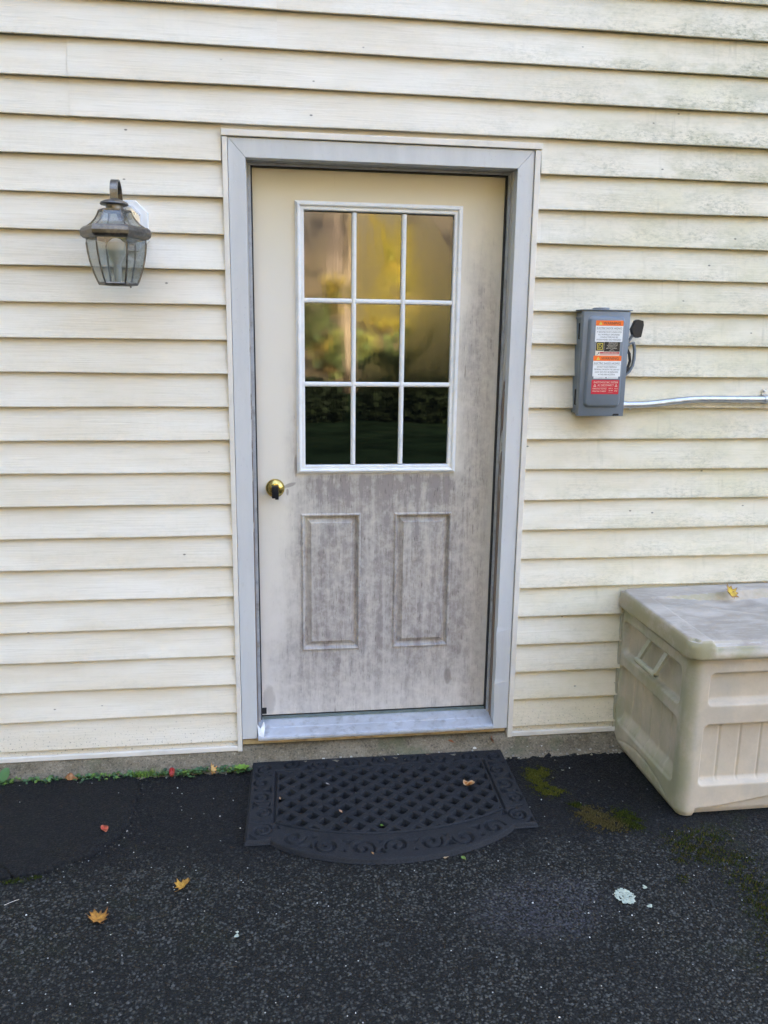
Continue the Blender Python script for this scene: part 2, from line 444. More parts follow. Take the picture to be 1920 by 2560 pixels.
BULB = mat_plain('frosted_bulb', (0.58, 0.57, 0.53), 0.3, 0.04, 10)
CANDLE = mat_plain('ivory_candle_sleeve', (0.50, 0.49, 0.45), 0.5, 0.08, 10)
LEAF = mat_attr('fallen_leaf', 0.5, 0.35, 0, 0.65)
WEED = mat_attr('weed_green', 0.5, 0.4)
MOSS = mat_attr('moss_green', 0.9, 0.1)
STONE = mat_attr('loose_stone', 0.75, 0.3)
DROP = mat_plain('water_bead', (0.62, 0.64, 0.68), 0.06, 0.03, 10, spec=0.9)
def flat(name, c, rough=0.45): return mat_plain(name, c, rough, 0.03, 40)
L_ORANGE = flat('label_orange', (0.86, 0.16, 0.018)); L_WHITE = flat('label_white', (0.80, 0.82, 0.84))
L_RED = flat('label_red', (0.58, 0.012, 0.035)); L_BLACK = flat('label_black', (0.012, 0.011, 0.010))
L_INK = flat('label_ink', (0.03, 0.03, 0.035)); L_YEL = flat('label_yellow', (0.75, 0.62, 0.10)); L_PINK = flat('label_pink', (0.50, 0.06, 0.08))
L_CREAM = flat('label_cream', (0.75, 0.68, 0.58))

# ------------------------------------------------------------------ mesh helpers
def link(o, parent=None):
    COL.objects.link(o)
    if parent is not None: o.parent = parent
    return o
def tag(o, label=None, cat=None, group=None, kind=None):
    for k, v in (('label', label), ('category', cat), ('group', group), ('kind', kind)):
        if v: o[k] = v
    return o
def thing(name, label, cat, loc=(0, 0, 0), group=None):
    o = bpy.data.objects.new(name, None); o.location = loc
    o.empty_display_size = 0.05
    link(o); return tag(o, label, cat, group)

class MB:
    def __init__(s): s.v, s.f, s.c = [], [], []
    def add(s, v, f, col=None):
        b = len(s.v); s.v += [tuple(map(float, p)) for p in v]; s.f += [tuple(int(b + i) for i in q) for q in f]
        if col is not None: s.c += [tuple(col)] * len(v)
        return s
    def box(s, x0, x1, y0, y1, z0, z1, bev=0.0, seg=2, mtx=None):
        bm = bmesh.new(); bmesh.ops.create_cube(bm, size=1)
        for p in bm.verts:
            p.co = Vector(((x0 + x1) / 2 + p.co.x * (x1 - x0), (y0 + y1) / 2 + p.co.y * (y1 - y0), (z0 + z1) / 2 + p.co.z * (z1 - z0)))
        if bev: bmesh.ops.bevel(bm, geom=bm.edges[:], offset=bev, segments=seg, profile=0.5, affect='EDGES')
        if mtx is not None: bm.transform(mtx)
        s.bm(bm); return s
    def bm(s, bm, col=None):
        bm.verts.index_update()
        s.add([p.co[:] for p in bm.verts], [[q.index for q in f.verts] for f in bm.faces], col); bm.free(); return s
    def rings(s, loops, closed=True, cap0=False, cap1=False):
        """loops: list of equally long point lists; joined by quads"""
        n = len(loops[0]); v = [p for lp in loops for p in lp]; f = []
        for a in range(len(loops) - 1):
            for i in range(n if closed else n - 1):
                j = (i + 1) % n
                f.append((a * n + i, a * n + j, (a + 1) * n + j, (a + 1) * n + i))
        if cap0: f.append(tuple(range(n))[::-1])
        if cap1: f.append(tuple((len(loops) - 1) * n + i for i in range(n)))
        return s.add(v, f)
    def tube(s, path, r, n=10, cap=True, flat=1.0, up=(0, 0, 1)):
        path = [Vector(p) for p in path]; loops = []
        rs = r if isinstance(r, (list, tuple)) else [r] * len(path)
        for i, p in enumerate(path):
            t = (path[min(i + 1, len(path) - 1)] - path[max(i - 1, 0)]).normalized()
            u = Vector(up); u = (u - t * u.dot(t))
            if u.length < 1e-4: u = Vector((1, 0, 0)) - t * t.x
            u.normalize(); w = t.cross(u)
            loops.append([p + u * (rs[i] * math.cos(2 * math.pi * k / n)) + w * (rs[i] * flat * math.sin(2 * math.pi * k / n)) for k in range(n)])
        return s.rings(loops, True, cap, cap)
    def ribbon(s, path, w, t, side=(1, 0, 0)):
        """flat strap: width w along side, thickness t"""
        path = [Vector(p) for p in path]; sd = Vector(side); loops = []
        for i, p in enumerate(path):
            tg = (path[min(i + 1, len(path) - 1)] - path[max(i - 1, 0)]).normalized()
            nn = tg.cross(sd).normalized()
            loops.append([p - sd * w / 2 - nn * t / 2, p + sd * w / 2 - nn * t / 2, p + sd * w / 2 + nn * t / 2, p - sd * w / 2 + nn * t / 2])
        return s.rings(loops, True, True, True)
    def lathe(s, prof, c, n=24, axis='Z', rot=0.0, cap=True):
        loops = []
        for r, h in prof:
            lp = []
            for k in range(n):
                a = rot + 2 * math.pi * k / n
                if axis == 'Z': lp.append((c[0] + r * math.cos(a), c[1] + r * math.sin(a), c[2] + h))
                elif axis == 'Y': lp.append((c[0] + r * math.cos(a), c[1] + h, c[2] + r * math.sin(a)))
                else: lp.append((c[0] + h, c[1] + r * math.cos(a), c[2] + r * math.sin(a)))
            loops.append(lp)
        return s.rings(loops, True, cap, cap)
    def prism_xz(s, poly, y0, y1):
        n = len(poly)
        return s.rings([[(x, y0, z) for x, z in poly], [(x, y1, z) for x, z in poly]], True, True, True)
    def rect_rings(s, x0, x1, z0, z1, prof, fill=False):
        """mitred moulding: prof = [(inset, y)]"""
        loops = [[(x0 + d, y, z0 + d), (x1 - d, y, z0 + d), (x1 - d, y, z1 - d), (x0 + d, y, z1 - d)] for d, y in prof]
        return s.rings(loops, True, False, fill)
    def build(s, name, mat, parent=None, smooth=False, fix=True):
        me = bpy.data.meshes.new(name)
        me.from_pydata(s.v, [], s.f); me.update()
        if fix:
            bm = bmesh.new(); bm.from_mesh(me); bmesh.ops.recalc_face_normals(bm, faces=bm.faces[:]); bm.to_mesh(me); bm.free()
        for m in (mat if isinstance(mat, (list, tuple)) else [mat]): me.materials.append(m)
        if s.c:
            at = me.color_attributes.new('Col', 'FLOAT_COLOR', 'POINT')
            at.data.foreach_set('color', np.array([(*c[:3], 1.0) for c in s.c], dtype=np.float32).ravel())
        if smooth:
            me.polygons.foreach_set('use_smooth', [True] * len(me.polygons))
            if smooth != 'all':
                me.set_sharp_from_angle(angle=math.radians(35))
        o = bpy.data.objects.new(name, me)
        return link(o, parent)

def np_mesh(name, V, F, mat, parent=None, smooth=True, col=None):
    me = bpy.data.meshes.new(name)
    V = np.asarray(V, np.float32); F = np.asarray(F, np.int32); k = F.shape[1]
    me.vertices.add(len(V)); me.vertices.foreach_set('co', V.ravel())
    me.loops.add(F.size); me.loops.foreach_set('vertex_index', F.ravel())
    me.polygons.add(len(F)); me.polygons.foreach_set('loop_start', np.arange(0, F.size, k, dtype=np.int32))
    me.update(calc_edges=True); me.validate()
    if smooth: me.polygons.foreach_set('use_smooth', [True] * len(me.polygons))
    me.materials.append(mat)
    if col is not None:
        at = me.color_attributes.new('Col', 'FLOAT_COLOR', 'POINT')
        at.data.foreach_set('color', np.concatenate([col, np.ones((len(col), 1))], 1).astype(np.float32).ravel())
    return link(bpy.data.objects.new(name, me), parent)
def grid_faces(nu, nv, keep=None):
    i, j = np.meshgrid(np.arange(nu - 1), np.arange(nv - 1), indexing='ij')
    a = (i * nv + j).ravel()
    F = np.stack([a, a + nv, a + nv + 1, a + 1], 1)
    return F if keep is None else F[keep.ravel()]
def sstep(a, b, x):
    t = np.clip((x - a) / (b - a), 0, 1); return t * t * (3 - 2 * t)
def vnoise(x, y, s=0):
    """cheap smooth 2-D noise from sines"""
    return (np.sin(x * 1.0 + 1.7 * np.sin(y * 1.3 + s) + s) + np.sin(y * 1.1 + 1.9 * np.sin(x * 0.9 - s) + 2.1 * s) + np.sin((x + y) * 0.7 + s * 3.3)) / 3

E = 0.1143          # siding exposure
G = -0.09           # asphalt level at the wall

# ------------------------------------------------------------------ ground
def ground_sheet(name, x0, x1, y0, y1, z, nx, ny, mat, kind='structure', amp=0.0):
    xs, ys = np.linspace(x0, x1, nx), np.linspace(y0, y1, ny)
    Xg, Yg = np.meshgrid(xs, ys, indexing='ij')
    Z = np.full_like(Xg, z) + amp * vnoise(Xg * 2, Yg * 2, 1)
    o = np_mesh(name, np.stack([Xg, Yg, Z], -1).reshape(-1, 3), grid_faces(nx, ny), mat)
    return tag(o, kind=kind)
ground_sheet('driveway', -7, 9, -7.0, 0.05, G - 0.002, 90, 40, ASPHALT, amp=0.0015)
LAWN = mat_plain('shaded_lawn', (0.013, 0.024, 0.010), 1.0, 0.5, 1.5, spec=0.0, dirt=(0.030, 0.030, 0.014), dirt_amt=0.5, dscale=3)
LITTER = mat_plain('leaf_litter', (0.085, 0.058, 0.022), 0.9, 0.6, 0.9, dirt=(0.030, 0.036, 0.010), dirt_amt=0.8, dscale=0.35)
ground_sheet('lawn', -90, 90, -24, 90, G - 0.06, 30, 30, LAWN)
xs, ys = np.linspace(-90, 90, 60), np.linspace(-23.8, -140, 50)
Xg, Yg = np.meshgrid(xs, ys, indexing='ij')
t_ = (-23.8 - Yg)
Zg = G - 0.055 + 0.22 * t_ * sstep(0, 12, t_) + 0.5 * vnoise(Xg * 0.3, Yg * 0.3, 2) * sstep(2, 14, t_)
o = np_mesh('hillside', np.stack([Xg, Yg, Zg], -1).reshape(-1, 3), grid_faces(60, 50)[:, ::-1], LITTER); tag(o, kind='structure')

def patch_outline():
    pts = [(-0.374, -0.074), (-0.345, -0.13), (-0.335, -0.21), (-0.336, -0.31), (-0.350, -0.41), (-0.385, -0.49), (-0.430, -0.55),
           (-0.49, -0.588), (-0.56, -0.615), (-0.68, -0.632), (-0.85, -0.64), (-1.3, -0.62), (-1.6, -0.5), (-1.65, -0.3), (-1.6, -0.074)]
    out = []
    for i, p in enumerate(pts):
        q = pts[(i + 1) % len(pts)]
        d = math.hypot(q[0] - p[0], q[1] - p[1]); n = max(1, int(d / 0.012))
        for k in range(n):
            t = k / n; j = 0.008 if q[1] < -0.085 else 0.002
            out.append((p[0] + (q[0] - p[0]) * t + random.uniform(-j, j), p[1] + (q[1] - p[1]) * t + random.uniform(-j, j)))
    return out
po = patch_outline(); n_ = len(po); cxp, cyp = -0.95, -0.33
mb = MB()
lp = lambda k, z: [(cxp + (x - cxp) * k, cyp + (y - cyp) * k, z) for x, y in po]
mb.rings([lp(1.0, G - 0.004), lp(0.997, G + 0.004), lp(0.985, G + 0.0075), lp(0.94, G + 0.0090), lp(0.5, G + 0.0095)], True, False, True)
tag(mb.build('asphalt_patch', PATCH, smooth='all'), kind='structure')

# concrete footing that shows under the siding
nx, ny = 420, 20
xs = np.linspace(-2.6, 3.4, nx); ts = np.linspace(0, 1, ny)
py = np.interp(ts, [0, 0.25, 0.55, 1], [0.06, -0.004, -0.042, -0.112]); pz = np.interp(ts, [0, 0.25, 0.55, 1], [-0.018, -0.034, -0.0775, -0.100])
V = np.zeros((nx, ny, 3))
V[..., 0] = xs[:, None]
nz = 0.0022 * vnoise(xs[:, None] * 60, ts[None] * 14, 3) + 0.0018 * RNG.standard_normal((nx, ny)) * sstep(0.2, 0.5, ts)[None]
V[..., 1] = py[None] + 0.004 * vnoise(xs[:, None] * 23, ts[None] * 5, 1) - nz
V[..., 2] = pz[None] + nz
tag(np_mesh('concrete_footing', V.reshape(-1, 3), grid_faces(nx, ny)[:, ::-1], CONCRETE), kind='structure')

# ------------------------------------------------------------------ the house
house = thing('house', 'cream clapboard-sided house wall around a grimy half-glass door', 'house', (0, 0, 0))
DX0, DX1, DZ1 = 0.0, 1.0725, 2.154      # outer edges of the channel round the door

def siding_board(x0, x1, row, dy=0.0, top=None, bottom=None):
    z0 = row * E
    prof = [(0.0085, E + 0.0075), (0.0015, E - 0.003), (-0.0150, 0.0065), (-0.0160, 0.0040), (-0.0162, 0.0016), (-0.0152, 0.0001), (-0.0130, -0.0002), (-0.0050, 0.0012), (0.0070, 0.0066)]
    if top is not None: prof = [(0.001 - 0.016 * (E - (top - z0)) / E, top - z0)] + [q for q in prof[2:]]
    if bottom is not None:
        b = bottom - z0; prof = [(0.006, E + 0.006), (0.001, E - 0.004), (0.001 - 0.016 * (E - b) / E, b), (0.006, b)]
    n = max(2, int((x1 - x0) / 0.10)); loops = []
    ph = row * 1.9
    for i in range(n + 1):
        x = x0 + (x1 - x0) * i / n
        wz = 0.0009 * math.sin(x * 3.1 + ph) + 0.0005 * math.sin(x * 9.7 + 2 * ph)
        wy = 0.0010 * math.sin(x * 4.3 + 1.3 * ph)
        loops.append([(x, y + dy + wy, z0 + z + wz) for y, z in prof])
    return MB().rings(loops, False).build('siding_board', SIDING, house, smooth=True)
XL, XR = -2.6, 3.4
for row in range(0, 28):
    z0 = row * E
    if z0 + E < DZ1 - 0.02:
        siding_board(XL, DX0 + 0.008, row); siding_board(DX1 - 0.008, XR, row)
    elif z0 < DZ1:
        siding_board(XL, DX0 - 0.003, row); siding_board(DX1 + 0.004, XR, row)
        siding_board(DX0 - 0.003, DX1 + 0.004, row, bottom=DZ1 - 0.004)
    elif row in (21, 22):
        siding_board(XL, 0.183, row, -0.0022); siding_board(0.175, XR, row)
    elif row in (19, 20):
        siding_board(XL, -0.46 - 0.001 * (row - 19), row); siding_board(-0.468, XR, row, -0.0022)
    elif row in (25, 26):
        siding_board(XL, 1.33, row, -0.0014); siding_board(1.322, XR, row)
    else:
        siding_board(XL, XR, row)
# starter strip and bottom channel
for a, b in ((XL, DX0 + 0.0), (DX1 - 0.0, XR)):
    MB().box(a, b, -0.004, 0.03, -0.024, 0.004).build('starter_strip', SIDING, house)
    MB().rings([[(x, -0.003, -0.024), (x, -0.0145, -0.0225), (x, -0.0165, -0.0255), (x, -0.0165, -0.0405), (x, -0.0145, -0.043), (x, 0.02, -0.043), (x, 0.02, -0.024)] for x in (a, b)], True, True, True).build('bottom_channel', TRIM, house)
# plain wall and roof outside the picture, and the backing of the siding
bk = MB()
bk.box(-8, DX0 + 0.012, 0.012, 0.16, -0.4, 6.2).box(DX1 - 0.012, 11, 0.012, 0.16, -0.4, 6.2).box(DX0 + 0.012, DX1 - 0.012, 0.012, 0.16, DZ1 - 0.03, 6.2)
bk.build('wall_sheathing', SIDING, house)
MB().box(-8, 11, -0.012, 0.0045, 28 * E + 0.004, 6.2).build('upper_wall', SIDING, house)
MB().box(-8, XL - 0.002, -0.012, 0.0045, -0.03, 28 * E).build('side_wall', SIDING, house)
MB().box(XR + 0.002, 11, -0.012, 0.0045, -0.03, 28 * E).build('side_wall', SIDING, house)
MB().box(-8, 11, 0.165, 9, -0.4, 6.15).build('house_core', SIDING, house)
ROOFM = mat_plain('brown_shingles', (0.07, 0.055, 0.045), 0.9, 0.3, 6)
MB().rings([[(x, -0.15, 6.22), (x, 4.5, 12.6), (x, 9.2, 6.22), (x, 9.2, 6.1), (x, 4.5, 12.4), (x, -0.15, 6.1)] for x in (-8.2, 11.2)], True, True, True).build('roof', ROOFM, house)  # unseen; ridge raised far up so the house shadow covers the lawn

# cream channel round the door
c = MB()
c.box(DX0, DX0 + 0.0170, -0.0185, 0.02, -0.044, 2.1315, 0.0012, 1)
c.build('trim_channel', TRIM, house)
MB().box(DX1 - 0.0195, DX1, -0.0185, 0.02, -0.0445, 2.1315, 0.0012, 1).build('trim_channel', TRIM, house)
MB().box(DX0 - 0.002, DX1 + 0.004, -0.0205, 0.02, 2.1345, 2.1545, 0.0015, 1).build('head_channel', TRIM, house)

# mitred aluminium-wrapped casing with returns
CI0, CI1, CO0, CO1 = 0.0745, 0.9945, 0.0186, 1.0512
CT0, CT1 = 2.0715, 2.1318
yf, yb = -0.0125, 0.03
def casing(quad, w):                       # quad: four (x, z) front corners
    f = [(x, yf, z) for x, z in quad]; b = [(x, yb, z) for x, z in quad]
    mb = MB().rings([f, b], True, True, True)
    o = mb.build('door_casing', CASING, house)
    m = o.modifiers.new('edge', 'BEVEL'); m.width = 0.0012; m.segments = 2
    return o
g_ = 0.0004
casing([(CO0, 0.003), (CI0, 0.003), (CI0, CT0 - g_), (CO0, CT1 - g_)], 0)
casing([(CI1, -0.006), (CO1, -0.006), (CO1, CT1 - g_), (CI1, CT0 - g_)], 0)
casing([(CO0 + g_, CT1), (CI0 + g_, CT0), (CI1 - g_, CT0), (CO1 - g_, CT1)], 0)
# dents where the right casing metal is creased
for zz, dx in ((0.418, 0.004), (0.205, 0.003)):
    MB().rings([[(CI1 - 0.0005, yf - 0.0006, zz), (CO1 - 0.008, yf - 0.0006, zz), (CO1 - 0.008, yf + 0.002, zz)],
                [(CI1 - dx, yf - 0.0030, zz - 0.020), (CO1 - 0.010, yf - 0.0012, zz - 0.012), (CO1 - 0.010, yf + 0.002, zz - 0.012)],
                [(CI1 - 0.0005, yf - 0.0004, zz - 0.10), (CO1 - 0.012, yf - 0.0004, zz - 0.07), (CO1 - 0.012, yf + 0.002, zz - 0.07)]], True).build('casing_crease', CASING, house)
# bent scrap of wrap at the left foot
MB().add([(0.0755, -0.014, 0.062), (0.079, -0.020, 0.012), (0.0955, -0.030, 0.003), (0.100, -0.024, 0.022), (0.0865, -0.008, 0.040), (0.0985, -0.003, 0.064), (0.094, 0.012, 0.078), (0.104, 0.004, 0.050)],
         [(0, 1, 4), (1, 2, 3), (1, 3, 4), (4, 3, 7), (4, 7, 5), (5, 7, 6)]).build('bent_flap', WHITE, house, fix=False)
# jambs, stops, weatherstrip
DL, DR, DT, DB, DY = 0.0925, 0.9795, 2.0590, 0.0510, 0.085
MB().box(CI0 - 0.002, CI0 + 0.0028, yb + 0.001, 0.085, 0.0, CT0 + 0.002).build('jamb', JAMB, house)
MB().box(CI1 - 0.0032, CI1 + 0.003, yb + 0.001, 0.085, 0.0, CT0 + 0.002).build('jamb', JAMB, house)
MB().box(CI0, CI1, yb + 0.001, 0.085, CT0 - 0.002, CT0 + 0.02).build('head_jamb', STOP, house)
MB().box(CI0 + 0.003, DL - 0.0040, 0.055, 0.081, 0.03, CT0 - 0.003, 0.001, 1).build('door_stop', STOP, house)
MB().box(DR + 0.0035, CI1 - 0.0035, 0.052, 0.081, 0.03, CT0 - 0.003, 0.001, 1).build('door_stop', STOP, house)
MB().box(CI0 + 0.003, CI1 - 0.0035, 0.050, 0.082, DT + 0.0035, CT0 - 0.0025, 0.001, 1).build('head_stop', STOP, house)
ws = MB()
ws.box(DL - 0.005, DL + 0.0005, 0.066, 0.12, 0.03, DT + 0.004).box(DR - 0.0005, DR + 0.005, 0.066, 0.12, 0.03, DT + 0.004).box(DL, DR, 0.066, 0.12, DT - 0.0002, DT + 0.0045)
ws.build('weatherstrip', RUBBERBLACK, house)
MB().box(DL + 0.0006, DL + 0.017, 0.0795, 0.086, 0.058, 0.082, 0.001, 1).build('corner_pad', RUBBERBLACK, house)
# threshold with ribs
prof = [(0.075, 0.030), (0.072, 0.0405), (0.066, 0.0405)]
for k in range(2):
    y = 0.062 - k * 0.0430; z = 0.0400 - (0.062 - y) * 0.29
    prof += [(y, z), (y - 0.0405, z - 0.0117), (y - 0.0412, z - 0.0123), (y - 0.0425, z - 0.0123)]
prof += [(-0.027, 0.0140), (-0.032, 0.0125), (-0.033, 0.006), (-0.030, 0.0015), (0.06, 0.0015)]
MB().rings([[(x, y, z) for y, z in prof] for x in (CI0 + 0.0035, CI1 - 0.0040)], True, True, True).build('threshold', ALUM, house)
MB().box(CI0 + 0.006, CI1 - 0.006, 0.070, 0.13, 0.02, 0.0465).build('threshold_riser', SWEEP, house)
MB().box(DL, DR, 0.084, 0.12, 0.0460, 0.0515).build('door_sweep', RUBBERBLACK, house)
sb = MB().box(0.019, 1.046, -0.0060, 0.05, -0.0225, -0.0035, 0.0015, 1); sb.build('sill_board', SILLWOOD, house)
sb = MB()
for a, b in ((0.085, 0.20), (0.215, 0.43), (0.445, 0.80), (0.83, 0.955)): sb.box(a, b, -0.024, -0.0065, -0.0030, 0.0008)
sb.build('sill_nosing', TRIM, house)

# the door
door = bpy.data.objects.new('door', None); link(door, house)
door['label'] = 'grime-streaked cream half-glass door with nine panes'
WX0, WX1, WZ0, WZ1 = 0.2360, 0.8290, 1.0060, 1.9585      # outer edges of the lite frame
GX0, GX1, GZ0, GZ1 = 0.2672, 0.7975, 1.0410, 1.9230      # sight edges of the glass
PAN = [(0.2500, 0.4740, 0.3125, 0.8540), (0.6010, 0.8240, 0.3125, 0.8530)]
def slab():
    holes = [(WX0 + 0.01, WX1 - 0.01, WZ0 + 0.01, WZ1 - 0.01)] + PAN
    xc = sorted({DL - 0.006, DR + 0.006, *[h[0] for h in holes], *[h[1] for h in holes]})
    zc = sorted({DB, DT + 0.006, *[h[2] for h in holes], *[h[3] for h in holes]})
    mb = MB(); V = [(x, DY, z) for x in xc for z in zc]; F = []
    for i in range(len(xc) - 1):
        for j in range(len(zc) - 1):
            mx, mz = (xc[i] + xc[i + 1]) / 2, (zc[j] + zc[j + 1]) / 2
            if any(h[0] < mx < h[1] and h[2] < mz < h[3] for h in holes): continue
            a = i * len(zc) + j; F.append((a, a + len(zc), a + len(zc) + 1, a + 1))
    mb.add(V, F)
    x0, x1, z0, z1 = DL - 0.006, DR + 0.006, DB, DT + 0.006
    mb.add([(x0, DY, z0), (x1, DY, z0), (x1, DY + 0.04, z0), (x0, DY + 0.04, z0), (x0, DY, z1), (x1, DY, z1), (x1, DY + 0.04, z1), (x0, DY + 0.04, z1)],
           [(0, 1, 2, 3), (4, 7, 6, 5), (0, 3, 7, 4), (1, 5, 6, 2), (3, 2, 6, 7)])
    mb.build('door_slab', DOOR, door, fix=False)
slab()
for h in PAN:
    MB().rect_rings(*h, [(0, DY), (0.0015, DY - 0.0036), (0.0050, DY - 0.0060), (0.0085, DY - 0.0050), (0.0100, DY + 0.0030), (0.0120, DY + 0.0110),
                         (0.0170, DY + 0.0125), (0.0200, DY + 0.0115), (0.0350, DY + 0.0022), (0.0362, DY - 0.0014), (0.039, DY - 0.0016)], True).build('raised_panel', DOOR, door, fix=False)
# faint pressed line under the window
MB().box(0.236, 0.829, DY - 0.0006, DY + 0.001, 0.9945, 0.9965).build('pressed_line', DOOR, door)
MB().rect_rings(WX0, WX1, WZ0, WZ1, [(0, DY + 0.002), (0.0, DY - 0.004), (0.0015, DY - 0.0055), (0.0035, DY - 0.0055), (0.0045, DY - 0.009), (0.007, DY - 0.0125), (0.0105, DY - 0.0140), (0.014, DY - 0.0135),
     (0.0165, DY - 0.0115), (0.0185, DY - 0.0080), (0.0205, DY - 0.0075), (0.0275, DY - 0.0075), (0.0295, DY - 0.0065), (0.0312, DY - 0.004), (0.0318, DY + 0.008)]).build('window_frame', WHITE, door, fix=False)
MX, MZ = (0.4425, 0.6195), (1.6255, 1.3325)
mw = 0.0085
def muntin_prof(w): return [(-w, 0.007), (-w, -0.001), (-w * 0.62, -0.0055), (0, -0.0072), (w * 0.62, -0.0055), (w, -0.001), (w, 0.007)]
for x in MX:
    MB().rings([[(x + a, DY + b, z) for a, b in muntin_prof(mw)] for z in (GZ0 - 0.001, GZ1 + 0.001)], False).build('muntin', WHITE, door, smooth=True)
xe = [GX0 - 0.001, MX[0] - mw + 0.002, MX[0] + mw - 0.002, MX[1] - mw + 0.002, MX[1] + mw - 0.002, GX1 + 0.001]
for z in MZ:
    for k in range(3):
        MB().rings([[(x, DY + b * 0.94 + 0.0004, z + a) for a, b in muntin_prof(mw)] for x in (xe[2 * k], xe[2 * k + 1])], False).build('muntin', WHITE, door, smooth=True)
ex, ez = [GX0, *MX, GX1], [GZ0, MZ[1], MZ[0], GZ1]
for i in range(3):
    for j in range(3):
        MB().box(ex[i] - 0.0005, ex[i + 1] + 0.0005, DY + 0.0068 + 0.0002 * ((i + j) % 2), DY + 0.012, ez[j] - 0.0005, ez[j + 1] + 0.0005).build('window_pane', GLASS, door)
# knob
kx, kz = 0.1555, 0.9525
MB().lathe([(0.0345, 0.0), (0.0345, -0.003), (0.0325, -0.0065), (0.0275, -0.0120), (0.0215, -0.0155), (0.0195, -0.0170), (0.0190, -0.021), (0.0150, -0.0225), (0.001, -0.0225)], (kx, DY, kz), 40, 'Y').build('knob_rose', BRASS, door, smooth=True)
MB().box(kx - 0.0125, kx + 0.0120, DY - 0.063, DY - 0.018, kz - 0.0270, kz + 0.0150, 0.0025, 2).build('door_knob', TAPE, door, smooth=True)
MB().box(kx - 0.0005, kx + 0.0122, DY - 0.0642, DY - 0.040, kz - 0.0315, kz - 0.004, 0.0015, 1).build('tape_end', TAPE, door)

# water beads on the casing: too many and too small to count
d = MB()
def bead(x, z, r, y=yf):
    n = 7
    d.rings([[(x + r * kk * math.cos(2 * math.pi * i / n), y - hh * r, z + r * 1.15 * kk * math.sin(2 * math.pi * i / n)) for i in range(n)] for kk, hh in ((1, -0.05), (0.85, 0.3), (0.45, 0.52))], True, False, True)
for _ in range(420):
    s = random.random()
    rr = random.choice([0.0007, 0.0009, 0.0012, 0.0012, 0.0018])
    if s < 0.38: bead(random.uniform(CO0 + 0.004, CI0 - 0.004), 2.06 - abs(random.gauss(0, 0.55)) % 1.2, rr)
    elif s < 0.62: bead(random.uniform(0.08, 1.0) if random.random() < 0.4 else random.uniform(0.55, 1.0), random.uniform(CT0 + 0.006, CT1 - 0.006), rr)
    else: bead(random.uniform(CI1 + 0.004, CO1 - 0.004), 2.06 - abs(random.gauss(0, 0.6)) % 1.3, rr)
tag(d.build('water_beads', DROP, house, smooth=True), kind='stuff')

# ------------------------------------------------------------------ wall lantern
LX, LY = -0.322, -0.165
lan = thing('wall_lantern', 'bronze six-sided glass wall lantern with hooked arm left of the door', 'lantern', (LX, LY, 1.64))
def lb(name, mb, mat, smooth=False):
    o = mb.build(name, mat, lan, smooth=smooth)
    o.matrix_parent_inverse = Matrix.Translation((-LX, -LY, -1.64)); return o
def octa(w, h, ch): return [(-w + ch, -h), (w - ch, -h), (w, -h + ch), (w, h - ch), (w - ch, h), (-w + ch, h), (-w, h - ch), (-w, -h + ch)]
BX, BZ = -0.314, 1.846
blk = octa(0.072, 0.078, 0.036)
mbk = MB().rings([[(BX + a * k, y, BZ + b * k) for a, b in blk] for k, y in ((1, 0.01), (1, -0.026), (0.97, -0.030), (0.80, -0.030))], True, False, True)
mbk.build('mounting_block', WHITE, house)
pl = octa(0.052, 0.060, 0.026)
lb('back_plate', MB().rings([[(BX + a * k, y, BZ + b * k) for a, b in pl] for k, y in ((1, -0.029), (1, -0.037), (0.9, -0.044), (0.5, -0.047))], True, False, True), CHROME)
arm = []
for k in range(15):                                     # the hook rises from the plate, arches over and drops on the cap
    a = math.pi * k / 14
    arm.append((LX, LY + 0.043 - 0.043 * math.cos(math.pi - a) * 1.0, 1.925 + 0.042 * math.sin(a)))
arm = [(LX, LY, 1.895), (LX, LY, 1.91)] + arm[::1] if arm[0][1] < LY + 0.01 else [(LX, LY, 1.895), (LX, LY, 1.91)] + arm[::-1]
arm += [(LX, LY + 0.088, 1.905), (LX, LY + 0.095, 1.88), (LX + 0.002, -0.045, 1.862)]
lb('arm', MB().ribbon(arm, 0.023, 0.0055), BRONZE)
lb('cap', MB().lathe([(0.001, 0.020), (0.012, 0.0185), (0.030, 0.012), (0.041, 0.006), (0.043, 0.002), (0.041, -0.001), (0.026, -0.0015)], (LX, LY, 1.889), 28), BRONZE, True)
lb('neck', MB().lathe([(0.0255, 0.018), (0.0255, 0.0), (0.029, -0.003)], (LX, LY, 1.871), 24), BRONZE, True)
def hexr(r, z, rot=math.radians(0)): return [(LX + r * math.cos(rot + math.pi / 3 * k), LY + r * math.sin(rot + math.pi / 3 * k), z) for k in range(6)]
roofp = [(0.048, 1.871), (0.0535, 1.858), (0.061, 1.846), (0.072, 1.834), (0.088, 1.823)]
lb('roof_rim', MB().rings([hexr(0.028, 1.8735), hexr(0.050, 1.8735), hexr(0.050, 1.869), hexr(0.046, 1.869)], True), BRONZE)
for k in range(6):
    P = [hexr(r, z) for r, z in roofp]
    mbp = MB(); loops = []
    for lp_ in P:
        a, b = Vector(lp_[k]), Vector(lp_[(k + 1) % 6]); m_ = (b - a) * 0.03
        loops.append([a + m_, b - m_])
    lb('roof_pane', mbp.rings(loops, False), LGLASS)
    lb('roof_bar', MB().tube([lp_[k] for lp_ in P], 0.0024, 6), BRONZE)
lb('band', MB().rings([hexr(0.085, 1.8245), hexr(0.097, 1.8235), hexr(0.1045, 1.817), hexr(0.1075, 1.807), hexr(0.106, 1.797), hexr(0.099, 1.790), hexr(0.088, 1.7865), hexr(0.085, 1.795)], True), BRONZE)
cage = [(0.0890, 1.792), (0.0895, 1.775), (0.0870, 1.750), (0.0820, 1.722), (0.0745, 1.695), (0.0655, 1.670), (0.0590, 1.656)]
